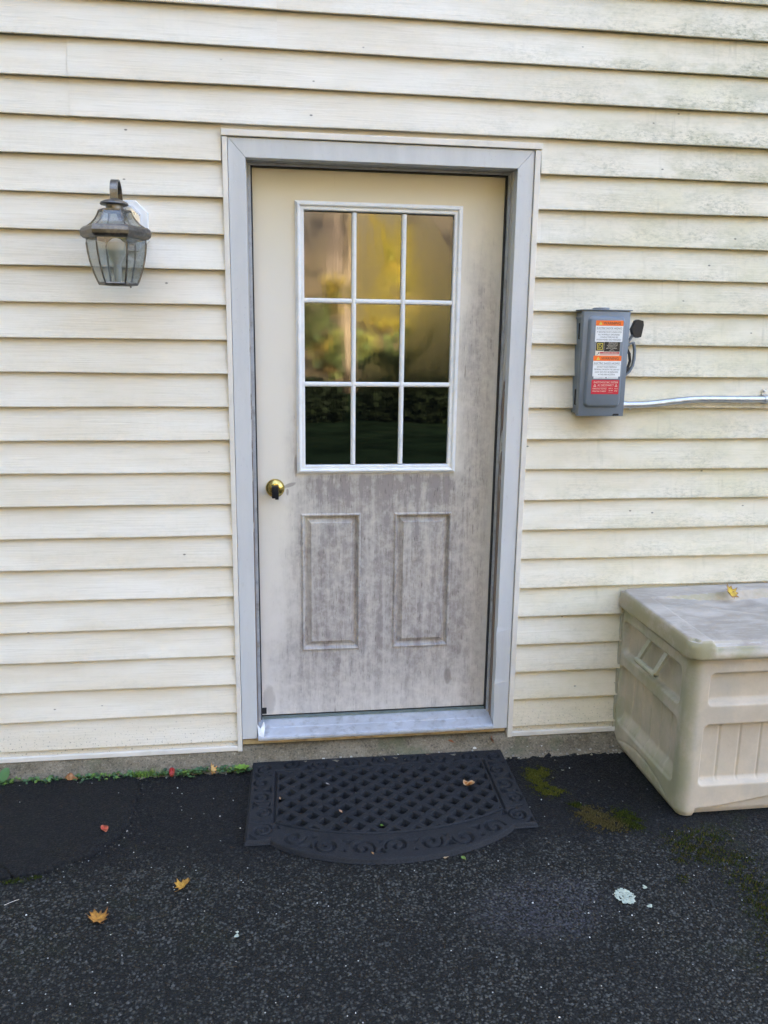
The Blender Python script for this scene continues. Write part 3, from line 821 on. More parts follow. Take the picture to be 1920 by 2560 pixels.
for k in range(6):
    P = [hexr(r, z) for r, z in cage]; loops = []
    for lp_ in P:
        a, b = Vector(lp_[k]), Vector(lp_[(k + 1) % 6]); m_ = (b - a) * 0.03
        loops.append([a + m_, b - m_])
    lb('glass_pane', MB().rings(loops, False), LGLASS)
    lb('cage_bar', MB().tube([lp_[k] for lp_ in P], 0.0028, 6), BRONZE)
lb('bottom_ring', MB().rings([hexr(0.060, 1.658), hexr(0.0615, 1.654), hexr(0.0585, 1.650), hexr(0.053, 1.652), hexr(0.053, 1.657)], True), BRONZE)
lb('bottom_bar', MB().box(LX - 0.052, LX + 0.052, LY - 0.004, LY + 0.004, 1.6505, 1.654), BRONZE)
lb('drip_finial', MB().lathe([(0.001, -0.006), (0.003, -0.003), (0.002, 0.0)], (LX + 0.029, LY + 0.050, 1.651), 8), BRONZE, True)
lb('candle_sleeve', MB().lathe([(0.012, 1.653 - 1.653), (0.012, 0.055)], (LX, LY, 1.655), 16), CANDLE, True)
lb('bulb', MB().lathe([(0.011, 0.0), (0.014, 0.012), (0.026, 0.034), (0.0295, 0.052), (0.025, 0.070), (0.012, 0.081), (0.001, 0.084)], (LX, LY, 1.708), 24), BULB, True)

# ------------------------------------------------------------------ electrical disconnect switch
sw = thing('disconnect_switch', 'gray electrical disconnect box with orange and red warning labels on wall', 'switch box', (0, 0, 0))
SX0, SX1, SZ0, SZ1 = 1.2330, 1.4050, 1.2345, 1.6050
MB().box(1.2400, 1.4000, -0.078, 0.004, SZ0 + 0.006, SZ1 - 0.008, 0.0015, 1).build('enclosure', ENCL, sw)
# front cover: flanged, with a raised field
cov = MB()
cov.box(SX0 + 0.001, SX1, -0.0885, -0.060, SZ0, SZ1 - 0.002, 0.003, 2)
def rrect(x0, x1, z0, z1, r, n=6):
    out = []
    for cx_, cz_, a0 in ((x1 - r, z0 + r, -90), (x1 - r, z1 - r, 0), (x0 + r, z1 - r, 90), (x0 + r, z0 + r, 180)):
        for k in range(n + 1):
            a = math.radians(a0 + 90 * k / n); out.append((cx_ + r * math.cos(a), cz_ + r * math.sin(a)))
    return out
o0 = rrect(1.2500, 1.3860, 1.2660, 1.5850, 0.018); o1 = rrect(1.2560, 1.3800, 1.2730, 1.5785, 0.014); o2 = rrect(1.2590, 1.3770, 1.2760, 1.5755, 0.012)
cov.build('cover', ENCL, sw, smooth=True)
MB().rings([[(x, -0.0880, z) for x, z in o0], [(x, -0.0925, z) for x, z in rrect(1.2520, 1.3840, 1.2685, 1.5830, 0.017)], [(x, -0.0985, z) for x, z in o1], [(x, -0.1000, z) for x, z in o2]], True, False, True).build('raised_field', ENCL, sw, smooth=True)
MB().box(SX0 - 0.002, SX1 + 0.006, -0.0925, 0.004, SZ1 - 0.0015, SZ1 + 0.0020, 0.0008, 1).build('rain_hood', ENCL, sw)
MB().lathe([(0.030, 0.0), (0.030, 0.006), (0.026, 0.008), (0.001, 0.008)], (1.312, -0.045, SZ1 + 0.0015), 24).build('hub_plate', ENCL, sw, smooth=True)
for zz in (1.272, 1.505):
    hl = MB().box(1.2365, 1.2405, -0.040, -0.036, zz, zz + 0.055); hl.box(1.2375, 1.2405, -0.055, -0.0365, zz - 0.001, zz + 0.003); hl.build('hinge_seam', BLACKP, sw)
MB().box(1.2355, 1.2402, -0.060, -0.006, 1.575, 1.583, 0.001, 1).build('knockout', ENCL, sw)
MB().box(1.366, 1.386, -0.0915, -0.086, 1.2375, 1.2435, 0.0006, 1).box(1.364, 1.3675, -0.0915, -0.086, 1.2360, 1.2415).build('latch_slot', BLACKP, sw)
MB().lathe([(0.012, 0.0), (0.012, 0.018), (0.009, 0.020)], (1.400, -0.045, 1.478), 16, 'X').build('handle_hub', BLACKP, sw, smooth=True)
lev = [(1.4155, -0.045, 1.470), (1.420, -0.047, 1.495), (1.430, -0.049, 1.512), (1.437, -0.050, 1.525)]
MB().ribbon(lev, 0.012, 0.006, (0, 1, 0)).build('handle_lever', ENCL, sw)
MB().prism_xz([(1.4255, 1.541), (1.4345, 1.5175), (1.4500, 1.5115), (1.4620, 1.5145), (1.4690, 1.556), (1.4660, 1.571), (1.4460, 1.5755), (1.4375, 1.571)], -0.062, -0.040).build('handle_grip', BLACKP, sw)
hasp = [(1.4175, -0.045, 1.480), (1.428, -0.046, 1.492), (1.441, -0.047, 1.495), (1.4475, -0.047, 1.470), (1.4480, -0.047, 1.440), (1.444, -0.047, 1.413), (1.434, -0.046, 1.393), (1.4195, -0.045, 1.379)]
MB().ribbon(hasp, 0.014, 0.0065, (0, 1, 0)).build('handle_hasp', ENCL, sw)
MB().ribbon([(1.4175, -0.045, 1.474), (1.430, -0.045, 1.455), (1.434, -0.045, 1.430), (1.428, -0.045, 1.405), (1.4185, -0.045, 1.388)], 0.012, 0.006, (0, 1, 0)).build('handle_strap', BLACKP, sw)

# labels: flat printed stickers, lettering as thin raised print
def text_mesh(lines, name, mat, parent, y):
    """lines: (text, x centre, z centre, cap height, width)"""
    mb = MB()
    for txt, xc, zc, h, w in lines:
        cu = bpy.data.curves.new('t', 'FONT'); cu.body = txt; cu.align_x = 'CENTER'; cu.align_y = 'CENTER'; cu.resolution_u = 2
        ob = bpy.data.objects.new('t', cu); COL.objects.link(ob)
        bpy.context.view_layer.update()
        me = bpy.data.meshes.new_from_object(ob.evaluated_get(bpy.context.evaluated_depsgraph_get()))
        v = np.array([q.co[:] for q in me.vertices]); f = [tuple(p.vertices) for p in me.polygons]
        bpy.data.objects.remove(ob); bpy.data.curves.remove(cu); bpy.data.meshes.remove(me)
        mn, mx = v.min(0), v.max(0); s = mx - mn
        mb.add([((p[0] - (mn[0] + mx[0]) / 2) / s[0] * w + xc, y, (p[1] - (mn[1] + mx[1]) / 2) / s[1] * h + zc) for p in v], f)
    return mb.build(name, mat, parent, fix=False)
def sticker(name, x0, x1, z0, z1, y, mat, parent, r=0.002):
    q = rrect(x0, x1, z0, z1, r, 3)
    return MB().rings([[(x, y + 0.0006, z) for x, z in q], [(x, y, z) for x, z in q]], True, False, True).build(name, mat, parent)
def tri(x, z, s): return [(x - s, z - s * 0.75), (x + s, z - s * 0.75), (x, z + s)]
YF = -0.1003
def warning(x0, x1, z0, z1, lines):
    a = sticker('warning_label', x0, x1, z0, z1, YF - 0.0005, L_WHITE, sw)
    w = x1 - x0; h = z1 - z0; zt = z1 - h * 0.25; xc = (x0 + x1) / 2
    sticker('orange_band', x0, x1, zt, z1, YF - 0.0008, L_ORANGE, a)
    text_mesh([('WARNING', xc + w * 0.085, (zt + z1) / 2, h * 0.125, w * 0.62)], 'band_lettering', L_INK, a, YF - 0.0011)
    MB().prism_xz(tri(x0 + w * 0.17, (zt + z1) / 2 - 0.0008, w * 0.062), YF - 0.0012, YF - 0.0009).build('hazard_triangle', L_YEL, a)
    text_mesh([('!', x0 + w * 0.17, (zt + z1) / 2 - 0.0010, w * 0.06, w * 0.014)], 'hazard_mark', L_INK, a, YF - 0.0013)
    zz = zt - h * 0.115
    L = [('ELECTRIC SHOCK HAZARD', xc, zz, h * 0.090, w * 0.92)]
    rows = np.linspace(zz - h * 0.175, z0 + h * 0.095, 4)
    L += [(t, xc, zr, h * 0.070, w * f) for (t, f), zr in zip(lines, rows)]
    text_mesh(L, 'lettering', L_INK, a, YF - 0.0008)
    MB().box(x0 + 0.001, x1 - 0.001, YF - 0.0008, YF - 0.0005, zz - h * 0.085, zz - h * 0.078).build('rule_line', L_INK, a)
warning(1.2745, 1.3755, 1.4965, 1.5695, [('IF GROUND FAULT IS INDICATED', 0.90), ('ALL NORMALLY GROUNDED', 0.78), ('CONDUCTORS MAY BE', 0.64), ('UNGROUNDED AND ENERGIZED', 0.90)])
warning(1.2735, 1.3765, 1.3760, 1.4485, [('DO NOT TOUCH TERMINALS', 0.70), ('TERMINALS ON BOTH THE LINE AND', 0.92), ('LOAD SIDES MAY BE ENERGIZED', 0.84), ('IN THE OPEN POSITION', 0.60)])
a = sticker('name_plate', 1.2790, 1.3685, 1.4480, 1.4970, YF - 0.0002, L_CREAM, sw, 0.001)
sticker('logo_field', 1.2800, 1.3090, 1.4655, 1.4955, YF - 0.0006, L_BLACK, a, 0.0005)
sq = MB()
def frame_sq(x0, x1, z0, z1, t, y):
    sq.box(x0, x1, y - 0.0002, y, z0, z0 + t).box(x0, x1, y - 0.0002, y, z1 - t, z1).box(x0, x0 + t, y - 0.0002, y, z0 + t, z1 - t).box(x1 - t, x1, y - 0.0002, y, z0 + t, z1 - t)
frame_sq(1.2845, 1.3050, 1.4695, 1.4915, 0.0018, YF - 0.0009)
sq.build('logo_frame', L_YEL, a)
text_mesh([('D', 1.2950, 1.4805, 0.0130, 0.0110)], 'logo_letter', L_YEL, a, YF - 0.0010)
sticker('rating_field', 1.3100, 1.3680, 1.4630, 1.4965, YF - 0.0006, L_BLACK, a, 0.0005)
text_mesh([('GENERAL DUTY', 1.3420, 1.4935, 0.0030, 0.034), ('SAFETY SWITCH', 1.3420, 1.4890, 0.0030, 0.034), ('INTERRUPTOR DE', 1.3390, 1.4840, 0.0030, 0.038), ('SEGURIDAD DE', 1.3390, 1.4792, 0.0030, 0.032),
           ('SERVICIO GENERAL', 1.3380, 1.4742, 0.0030, 0.040), ('60 A', 1.3390, 1.4700, 0.0024, 0.010), ('240 Vac', 1.3390, 1.4660, 0.0022, 0.020)], 'rating_lettering', L_CREAM, a, YF - 0.0009)
sticker('danger_band', 1.2955, 1.3670, 1.4555, 1.4615, YF - 0.0006, L_PINK, a, 0.0004)
text_mesh([('DANGER / PELIGRO', 1.3345, 1.4585, 0.0034, 0.052)], 'danger_lettering', L_CREAM, a, YF - 0.0009)
MB().box(1.2965, 1.3665, YF - 0.0006, YF - 0.0004, 1.4515, 1.4530).build('small_print', L_PINK, a)
MB().add([(1.2805, YF - 0.0007, 1.4490), (1.2890, YF - 0.0007, 1.4550), (1.2910, YF - 0.0007, 1.4620), (1.2940, YF - 0.0007, 1.4575), (1.2880, YF - 0.0007, 1.4525)], [(0, 1, 4), (1, 2, 3), (1, 3, 4)]).build('shock_pictogram', L_INK, a, fix=False)
a = sticker('paper_strip', 1.2785, 1.3695, 1.3688, 1.3760, YF - 0.0003, L_WHITE, sw, 0.0005)
MB().box(1.281, 1.319, YF - 0.0006, YF - 0.0003, 1.3733, 1.3739).box(1.331, 1.367, YF - 0.0006, YF - 0.0003, 1.3733, 1.3739).box(1.297, 1.312, YF - 0.0006, YF - 0.0003, 1.3708, 1.3713).build('small_print', L_INK, a)
MB().lathe([(0.0023, 0.0), (0.0023, -0.0004)], (1.3245, YF - 0.0004, 1.3722), 12, 'Y').build('round_mark', L_INK, a)
a = sticker('system_label', 1.2725, 1.3745, 1.3140, 1.3640, YF - 0.0005, L_RED, sw)
text_mesh([('PHOTOVOLTAIC SYSTEM', 1.3250, 1.3555, 0.0068, 0.089), ('AC DISCONNECT', 1.3250, 1.3455, 0.0064, 0.060),
           ('OPERATING VOLTAGE', 1.3030, 1.3330, 0.0046, 0.052), ('OPERATING CURRENT', 1.3020, 1.3243, 0.0046, 0.052), ('240 V', 1.3440, 1.3345, 0.0042, 0.016), ('26.00', 1.3450, 1.3270, 0.0042, 0.016), ('VOLTS', 1.3650, 1.3338, 0.0046, 0.014), ('AMPS', 1.3640, 1.3255, 0.0046, 0.013)], 'lettering', L_CREAM, a, YF - 0.0008)
for xx in (1.2850, 1.3640):
    tm = MB(); T0, T1 = tri(xx, 1.3450, 0.0052), tri(xx, 1.3450, 0.0030)
    tm.rings([[(x, YF - 0.0009, z) for x, z in T0], [(x, YF - 0.0009, z) for x, z in T1]], True).build('triangle_mark', L_CREAM, a)
tm = MB()
tm.box(1.279, 1.331, YF - 0.0009, YF - 0.0006, 1.3387, 1.3391).build('rule_line', L_CREAM, a)
MB().box(1.337, 1.353, YF - 0.0009, YF - 0.0006, 1.3205, 1.3209).build('rule_line', L_CREAM, a)

# conduit
cd = thing('conduit', 'galvanized steel conduit running from the gray switch box along the siding', 'conduit', (1.4, -0.03, 1.27))
path = []
for k in range(40):
    x = 1.405 + (3.2 - 1.405) * (k / 39) ** 1.6
    z = 1.2705 + (1.2925 - 1.2705) * float(sstep(1.47, 1.74, x))
    path.append((x, -0.030, z))
o = MB().tube(path, 0.0128, 14).build('pipe', STEEL, cd, smooth=True); PI_ = Matrix.Translation((-1.4, 0.03, -1.27)); o.matrix_parent_inverse = PI_
o = MB().lathe([(0.0165, 0.0), (0.0165, 0.012), (0.0148, 0.014), (0.0148, 0.030), (0.0130, 0.031)], (1.4015, -0.030, 1.2705), 16, 'X').build('connector', STEEL, cd, smooth=True); o.matrix_parent_inverse = PI_
st = MB()
st.ribbon([(1.988, 0.0, 1.2735), (1.988, -0.0125, 1.2745)] + [(1.988, -0.030 - 0.0142 * math.sin(t), 1.2925 - 0.0142 * math.cos(t)) for t in np.linspace(0.3, math.pi - 0.2, 9)] + [(1.988, -0.0125, 1.309), (1.988, 0.0, 1.3105)], 0.016, 0.0016)
st.box(1.980, 1.996, -0.0145, -0.0125, 1.3085, 1.330).lathe([(0.005, 0.0), (0.0042, -0.004), (0.001, -0.005)], (1.988, -0.0145, 1.322), 10, 'Y')
o = st.build('strap', STEEL, cd); o.matrix_parent_inverse = PI_
o = MB().lathe([(0.0008, -0.0040), (0.0030, -0.0022), (0.0034, 0.0), (0.0022, 0.003)], (1.455, -0.030, 1.2560), 8).lathe([(0.0008, -0.0034), (0.0024, -0.0018), (0.0026, 0.0), (0.0018, 0.002)], (1.890, -0.033, 1.2778), 8).build('hanging_drop', DROP, cd, smooth=True); o.matrix_parent_inverse = PI_

# ------------------------------------------------------------------ resin deck box
bx = thing('deck_box', 'grimy beige resin deck box with molded panels against the wall', 'storage box', (1.5, -0.30, G))
PB = Matrix.Translation((-1.5, 0.30, -G))
BX0, BYF, BYB, BXR, BRAD = 1.500, -0.556, -0.014, 3.02, 0.040
LS = (BYB - BYF) - BRAD                    # straight length on the left side
ARC = BRAD * math.pi / 2
nS = np.concatenate([np.arange(0, LS, 0.0034), LS + np.linspace(0, ARC, 12), LS + ARC + np.arange(0.004, 0.55, 0.0034), LS + ARC + np.arange(0.56, BXR - BX0 - BRAD, 0.02)])
zS = np.concatenate([[G + 0.001], np.arange(G + 0.006, 0.492, 0.0040), [0.496]])
S_, Z_ = np.meshgrid(nS, zS, indexing='ij')
def sd_rr(u, v, u0, u1, v0, v1, r):
    cx_, cy_ = (u0 + u1) / 2, (v0 + v1) / 2
    qx = np.abs(u - cx_) - ((u1 - u0) / 2 - r); qy = np.abs(v - cy_) - ((v1 - v0) / 2 - r)
    return np.hypot(np.maximum(qx, 0), np.maximum(qy, 0)) + np.minimum(np.maximum(qx, qy), 0) - r
def rec(d, w, dep): return dep * sstep(w / 2, -w / 2, d)
dep = np.zeros_like(S_)
yl = BYB - S_                              # Y on the left side
left = S_ < LS + ARC * 0.5
dL = rec(sd_rr(yl, Z_, -0.490, -0.030, 0.300, 0.432, 0.022), 0.010, 0.026) 
arch = 0.030 * sstep(-0.06, -0.45, yl) * 0 + 0.0
dL2 = rec(sd_rr(yl, Z_, -0.488, -0.028, 0.008, 0.246, 0.022), 0.010, 0.026)
for gy in (-0.105, -0.180, -0.258, -0.335, -0.410): dL2 = np.where(dL2 > 0.015, dL2 + 0.006 * np.exp(-((yl - gy) / 0.0028) ** 2), dL2)
# sloping ledge at the foot of the lower recess, and an arched crease below it
dL2 = dL2 * (1 - 0.75 * sstep(0.060, 0.012, Z_) * sstep(-0.02, -0.05, yl))
crease = 0.0035 * np.exp(-((Z_ - (-0.035 - 0.045 * ((yl + 0.26) / 0.22) ** 2 + 0.012)) / 0.0035) ** 2) * (np.abs(yl + 0.26) < 0.22)
dep += np.where(left, dL + dL2 + crease, 0)
xf = BX0 + BRAD + (S_ - LS - ARC)
dF = rec(sd_rr(xf, Z_, 1.572, 2.60, 0.322, 0.430, 0.014), 0.009, 0.024)
dF2 = rec(sd_rr(xf, Z_, 1.566, 2.60, 0.030, 0.246, 0.014), 0.009, 0.024)
for gx in np.arange(1.634, 2.6, 0.0755): dF2 = np.where(dF2 > 0.015, dF2 + 0.0042 * np.exp(-((xf - gx) / 0.0028) ** 2), dF2)
# ledges of the rails catch the sky
dF2 *= 1 - 0.55 * sstep(0.048, 0.022, Z_)
dF *= 1 - 0.55 * sstep(0.340, 0.312, Z_)
sk = -0.062 + 0.040 * sstep(1.56, 1.95, xf)
dF3 = 0.016 * sstep(0.006, -0.006, Z_ - sk) * sstep(1.553, 1.572, xf)
dep += np.where(~left, dF + dF2 + dF3, 0)
foot = 0.020 * sstep(G + 0.030, G - 0.002, Z_) ** 2
dep += foot * 0.5
taper = 0.010 * (Z_ - 0.2) / 0.3
ang = np.clip((S_ - LS) / BRAD, 0, math.pi / 2)
nX, nY = -np.cos(ang), -np.sin(ang)
pX = np.where(S_ <= LS, BX0, np.where(S_ >= LS + ARC, xf, BX0 + BRAD - BRAD * np.cos(ang)))
pY = np.where(S_ <= LS, BYB - S_, np.where(S_ >= LS + ARC, BYF, BYF + BRAD - BRAD * np.sin(ang)))
pX = pX - nX * dep - 0.010 * sstep(0.45, -0.08, Z_) * 0; pY = pY - nY * dep
o = np_mesh('body', np.stack([pX, pY, Z_], -1).reshape(-1, 3), grid_faces(len(nS), len(zS)), RESIN, bx); o.matrix_parent_inverse = PB
o = MB().box(BX0 + 0.03, BXR, BYF + 0.035, BYB - 0.006, G + 0.002, 0.47).build('inner_shell', RESIN, bx); o.matrix_parent_inverse = PB
o = MB().box(BX0 - 0.010, BX0 + 0.01, BYB - 0.0005, BYB + 0.008, G + 0.01, 0.49, 0.002, 1).build('back_flange', RESIN, bx); o.matrix_parent_inverse = PB
# lid
LX0, LX1, LYF, LYB = 1.478, 3.04, -0.580, -0.010
LR = 0.045
us = np.concatenate([np.linspace(LX0, LX0 + 0.03, 7), np.arange(LX0 + 0.034, 2.15, 0.0050), np.arange(2.16, LX1, 0.03), [LX1]])
vs_ = np.concatenate([np.linspace(LYF, LYF + 0.03, 7), np.arange(LYF + 0.034, LYB - 0.02, 0.0045), np.linspace(LYB - 0.018, LYB, 4)])
U, W_ = np.meshgrid(us, vs_, indexing='ij')
edge = -sd_rr(U, W_, LX0, LX1, LYF, LYB, LR)
ht = 0.560 - 0.010 * (1 - sstep(0.0, 0.010, edge)) ** 2
# sunken field: its back wall deepens to the right, its front lip is lower than the rim
xin = sstep(1.550, 1.556, U)
bline = -0.128 + 0.045 * sstep(1.55, 2.1, U)
back = sstep(0.002, -0.003, W_ - bline)
deepness = 0.0055 + 0.030 * sstep(1.54, 1.95, U) * sstep(-0.54, -0.16, W_)
fld = xin * back
frontdrop = 0.016 * sstep(1.557, 1.566, U) * sstep(-0.552, -0.566, W_)
ht = ht - fld * deepness * 1.0 - fld * 0.006 * sstep(-0.25, -0.56, W_) - frontdrop * 0.7
ht += 0.008 * sstep(1.5, 2.1, U) * sstep(-0.13, -0.05, W_)
ht += 0.0012 * vnoise(U * 26, W_ * 34, 5) * fld
# round the corners in plan
Xp, Yp = U.copy(), W_.copy()
for cx_, sx in ((LX0 + LR, -1), (LX1 - LR, 1)):
    for cy_, sy in ((LYF + LR, -1), (LYB - LR * 0.5, 1)):
        rr_ = LR if sy < 0 else LR * 0.5
        m_ = ((Xp - cx_) * sx > 0) & ((Yp - cy_) * sy > 0)
        dx_, dy_ = (Xp - cx_), (Yp - cy_)
        mxn = np.maximum(np.abs(dx_), np.abs(dy_)); hy = np.hypot(dx_, dy_)
        k_ = np.where((hy > 1e-9) & m_, mxn / np.maximum(hy, 1e-9), 1.0)
        Xp = np.where(m_, cx_ + dx_ * k_, Xp); Yp = np.where(m_, cy_ + dy_ * k_, Yp)
V = np.stack([Xp, Yp, ht], -1)
nu, nv = U.shape
ring = [(i, 0) for i in range(nu)] + [(nu - 1, j) for j in range(1, nv)] + [(i, nv - 1) for i in range(nu - 2, -1, -1)] + [(0, j) for j in range(nv - 2, 0, -1)]
ids = np.array([i * nv + j for i, j in ring]); n0 = nu * nv; nr = len(ids)
rim = V.reshape(-1, 3)[ids]
ctr = np.array([(LX0 + LX1) / 2, (LYF + LYB) / 2, 0])
lo = []
for kz, ins in ((0.530, -0.0015), (0.500, -0.0030), (0.4915, -0.0015), (0.4895, 0.006), (0.493, 0.030)):
    q = rim.copy()
    q[:, 0] += np.sign(ctr[0] - q[:, 0]) * ins * (np.abs(ctr[0] - q[:, 0]) > 0.70); q[:, 1] += np.sign(ctr[1] - q[:, 1]) * ins * (np.abs(ctr[1] - q[:, 1]) > 0.22)
    q[:, 2] = kz; lo.append(q)
VV = np.concatenate([V.reshape(-1, 3)] + lo)
F = [grid_faces(nu, nv)]
prev = ids
for k in range(len(lo)):
    cur = n0 + k * nr + np.arange(nr)
    F.append(np.stack([prev, np.roll(prev, -1), np.roll(cur, -1), cur], 1)[:, ::-1]); prev = cur
o = np_mesh('lid', VV, np.concatenate(F), LID, bx); o.matrix_parent_inverse = PB
# carrying handle on the left side
o = MB().tube([(1.4690, -0.222, 0.3515), (1.4690, -0.376, 0.3535)], 0.0115, 14, False).tube([(1.4690, -0.222, 0.3515), (1.4690, -0.376, 0.3535)], 0.0078, 14, False).rings(
    [[(1.469 + r_ * math.cos(a), -0.376, 0.3535 + r_ * math.sin(a)) for a in np.linspace(0, 2 * math.pi, 14, endpoint=False)] for r_ in (0.0115, 0.0078)], True).rings(
    [[(1.469 + r_ * math.cos(a), -0.30, 0.3525 + r_ * math.sin(a)) for a in np.linspace(0, 2 * math.pi, 14, endpoint=False)] for r_ in (0.0078, 0.0001)], True).build('handle_bar', RESIN, bx, smooth=True); o.matrix_parent_inverse = PB
for ya, yb_ in ((-0.232, -0.243), (-0.364, -0.372)):
    o = MB().ribbon([(1.469, ya, 0.3530), (1.486, (ya + yb_) / 2, 0.392), (1.507, yb_, 0.434)], 0.022, 0.010, (0, 1, 0)).build('handle_arm', RESIN, bx); o.matrix_parent_inverse = PB

# ------------------------------------------------------------------ doormat
mat_t = thing('doormat', 'black rubber doormat with diamond lattice and scroll border before the door', 'doormat', (0.538, -0.046, G))
MXC, MYB = 0.5380, -0.0465
PM = Matrix.Translation((-0.538, 0.046, -G))
st_ = 0.0020
mx_ = np.arange(-0.4868, 0.487, st_); my_ = np.arange(-0.648, 0.0005, st_)
A, B = np.meshgrid(mx_, my_, indexing='ij')
front = -0.505 - 0.140 * np.clip(1 - (np.abs(A) / 0.40) ** 2, 0, 1) ** 0.8
dist = np.minimum.reduce([0.485 - np.abs(A), -B + 0.0, (B - front) * 0.95])
inner_f = -0.385 - 0.121 * np.clip(1 - (np.abs(A) / 0.42) ** 2, 0, 1) ** 0.85
din = np.minimum.reduce([0.392 - np.abs(A), -0.076 - B, (B - inner_f) * 0.96])     # > 0 inside the lattice field
H = np.full_like(A, 0.0150)
H -= 0.0100 * np.exp(-(din / 0.0042) ** 4)                                           # groove between field and border
per = 0.0755
def dia(oa, ob):
    a = (A - oa + per / 2) % per - per / 2; b = (B - ob + per / 2) % per - per / 2
    return np.abs(a) + np.abs(b)
hole = np.minimum(dia(0, -0.118), dia(per / 2, -0.118 - per / 2))
hm = sstep(0.0238, 0.0212, hole) * sstep(0.010, 0.014, din)
# cut the triangles at the field's edge too
H = H * (1 - hm) - 0.0012 * hm
# scrolls in the border: spiral grooves and three-cornered sinkings
gro = np.full_like(A, 9.0)
def dseg(px, py, qx, qy):
    dx, dy = qx - px, qy - py; L = dx * dx + dy * dy
    t = np.clip(((A - px) * dx + (B - py) * dy) / L, 0, 1)
    return np.hypot(A - px - t * dx, B - py - t * dy)
def near(cx, cy, r):
    return (slice(max(0, int((cx - r - mx_[0]) / st_)), int((cx + r - mx_[0]) / st_) + 1), slice(max(0, int((cy - r - my_[0]) / st_)), int((cy + r - my_[0]) / st_) + 1))
def spiral(cx, cy, rot, hand, R0=0.0330, turns=1.22, width=0.0034):
    sl = near(cx, cy, 0.05); a_, b_ = A[sl], B[sl]
    pts = []
    for k in range(34):
        t = k / 33; r = 0.006 + (R0 - 0.006) * t; th = rot - hand * turns * 2 * math.pi * (1 - t)
        pts.append((cx + r * math.cos(th), cy + r * math.sin(th), width * (0.55 + 0.75 * math.sin(math.pi * min(1, t * 1.1)))))
    g = gro[sl]
    for (px, py, w1), (qx, qy, w2) in zip(pts[:-1], pts[1:]):
        dx, dy = qx - px, qy - py; L = dx * dx + dy * dy + 1e-12
        t = np.clip(((a_ - px) * dx + (b_ - py) * dy) / L, 0, 1)
        np.minimum(g, np.hypot(a_ - px - t * dx, b_ - py - t * dy) - w1, out=g)
def tri3(p, q, r):
    cx, cy = (p[0] + q[0] + r[0]) / 3, (p[1] + q[1] + r[1]) / 3
    sl = near(cx, cy, 0.06); a_, b_ = A[sl], B[sl]; d_ = np.full_like(a_, -9.0)
    pts = [p, q, r]
    if (q[0] - p[0]) * (r[1] - p[1]) - (q[1] - p[1]) * (r[0] - p[0]) < 0: pts = [p, r, q]
    for i in range(3):
        (x0, y0), (x1, y1) = pts[i], pts[(i + 1) % 3]
        L = math.hypot(x1 - x0, y1 - y0)
        d_ = np.maximum(d_, -((x1 - x0) * (b_ - y0) - (y1 - y0) * (a_ - x0)) / L)
    g = gro[sl]; np.minimum(g, d_, out=g)
def chain(pts, R0=0.0330, wd=0.0034):
    """spirals along a band centre line; alternate handedness, small sinkings between"""
    for k, (x, y, tx, ty) in enumerate(pts):
        hand = 1 if (k // 2) % 2 == 0 else -1
        nx_, ny_ = -ty, tx
        s = 1 if k % 2 == 0 else -1
        rot = math.atan2(ty, tx) + (0.35 if s > 0 else math.pi - 0.35) * hand
        spiral(x + nx_ * 0.006 * s * hand, y + ny_ * 0.006 * s * hand, rot, hand * s, R0, 1.22, wd)
        if k + 1 < len(pts):
            X2, Y2 = pts[k + 1][0], pts[k + 1][1]; mx2, my2 = (x + X2) / 2, (y + Y2) / 2
            for sg in (1, -1):
                if (k + (sg > 0)) % 2 == 0:
                    p = (mx2 + nx_ * sg * 0.030 - tx * 0.020, my2 + ny_ * sg * 0.030 - ty * 0.020); q = (mx2 + nx_ * sg * 0.030 + tx * 0.020, my2 + ny_ * sg * 0.030 + ty * 0.020)
                    tri3(p, q, (mx2 + nx_ * sg * 0.006 + tx * 0.006, my2 + ny_ * sg * 0.006 + ty * 0.006))
                else:
                    p = (mx2 + nx_ * sg * 0.029 - tx * 0.008, my2 + ny_ * sg * 0.029 - ty * 0.008); q = (mx2 + nx_ * sg * 0.029 + tx * 0.008, my2 + ny_ * sg * 0.029 + ty * 0.008)
                    tri3(p, q, (mx2 + nx_ * sg * 0.018, my2 + ny_ * sg * 0.018))
for sx in (-1, 1):
    chain([(sx * 0.438, y, 0, -1 * 1) for y in np.linspace(-0.055, -0.345, 4)])
    spiral(sx * 0.430, -0.445, math.pi / 2 if sx > 0 else math.pi / 2, -sx, 0.036, 1.7)
    tri3((sx * 0.472, -0.490), (sx * 0.445, -0.494), (sx * 0.470, -0.465))
    tri3((sx * 0.465, -0.390), (sx * 0.405, -0.398), (sx * 0.452, -0.402))
    tri3((sx * 0.385, -0.415), (sx * 0.372, -0.445), (sx * 0.400, -0.440))
chain([(x, -0.040, 1, 0) for x in np.linspace(-0.340, 0.340, 7)])
fx = np.linspace(-0.330, 0.330, 7); fp = []
for x in fx:
    mid = lambda q: 0.5 * ((-0.505 - 0.140 * max(0, 1 - (abs(q) / 0.40) ** 2) ** 0.8) + (-0.385 - 0.121 * max(0, 1 - (abs(q) / 0.42) ** 2) ** 0.85))
    t = Vector((0.02, mid(x + 0.01) - mid(x - 0.01))).normalized(); fp.append((x, mid(x) - 0.002, t.x, t.y))
chain(fp, 0.0400, 0.0044)
sink = sstep(0.0016, -0.0004, gro) * (din < -0.006) * sstep(0.006, 0.010, dist)
H -= 0.0115 * sink
rim_ = sstep(0.0, 0.008, dist)
H = np.where(din > 0, H, 0.0035 + (H - 0.0035) * rim_)
H += 0.00022 * RNG.standard_normal(H.shape)
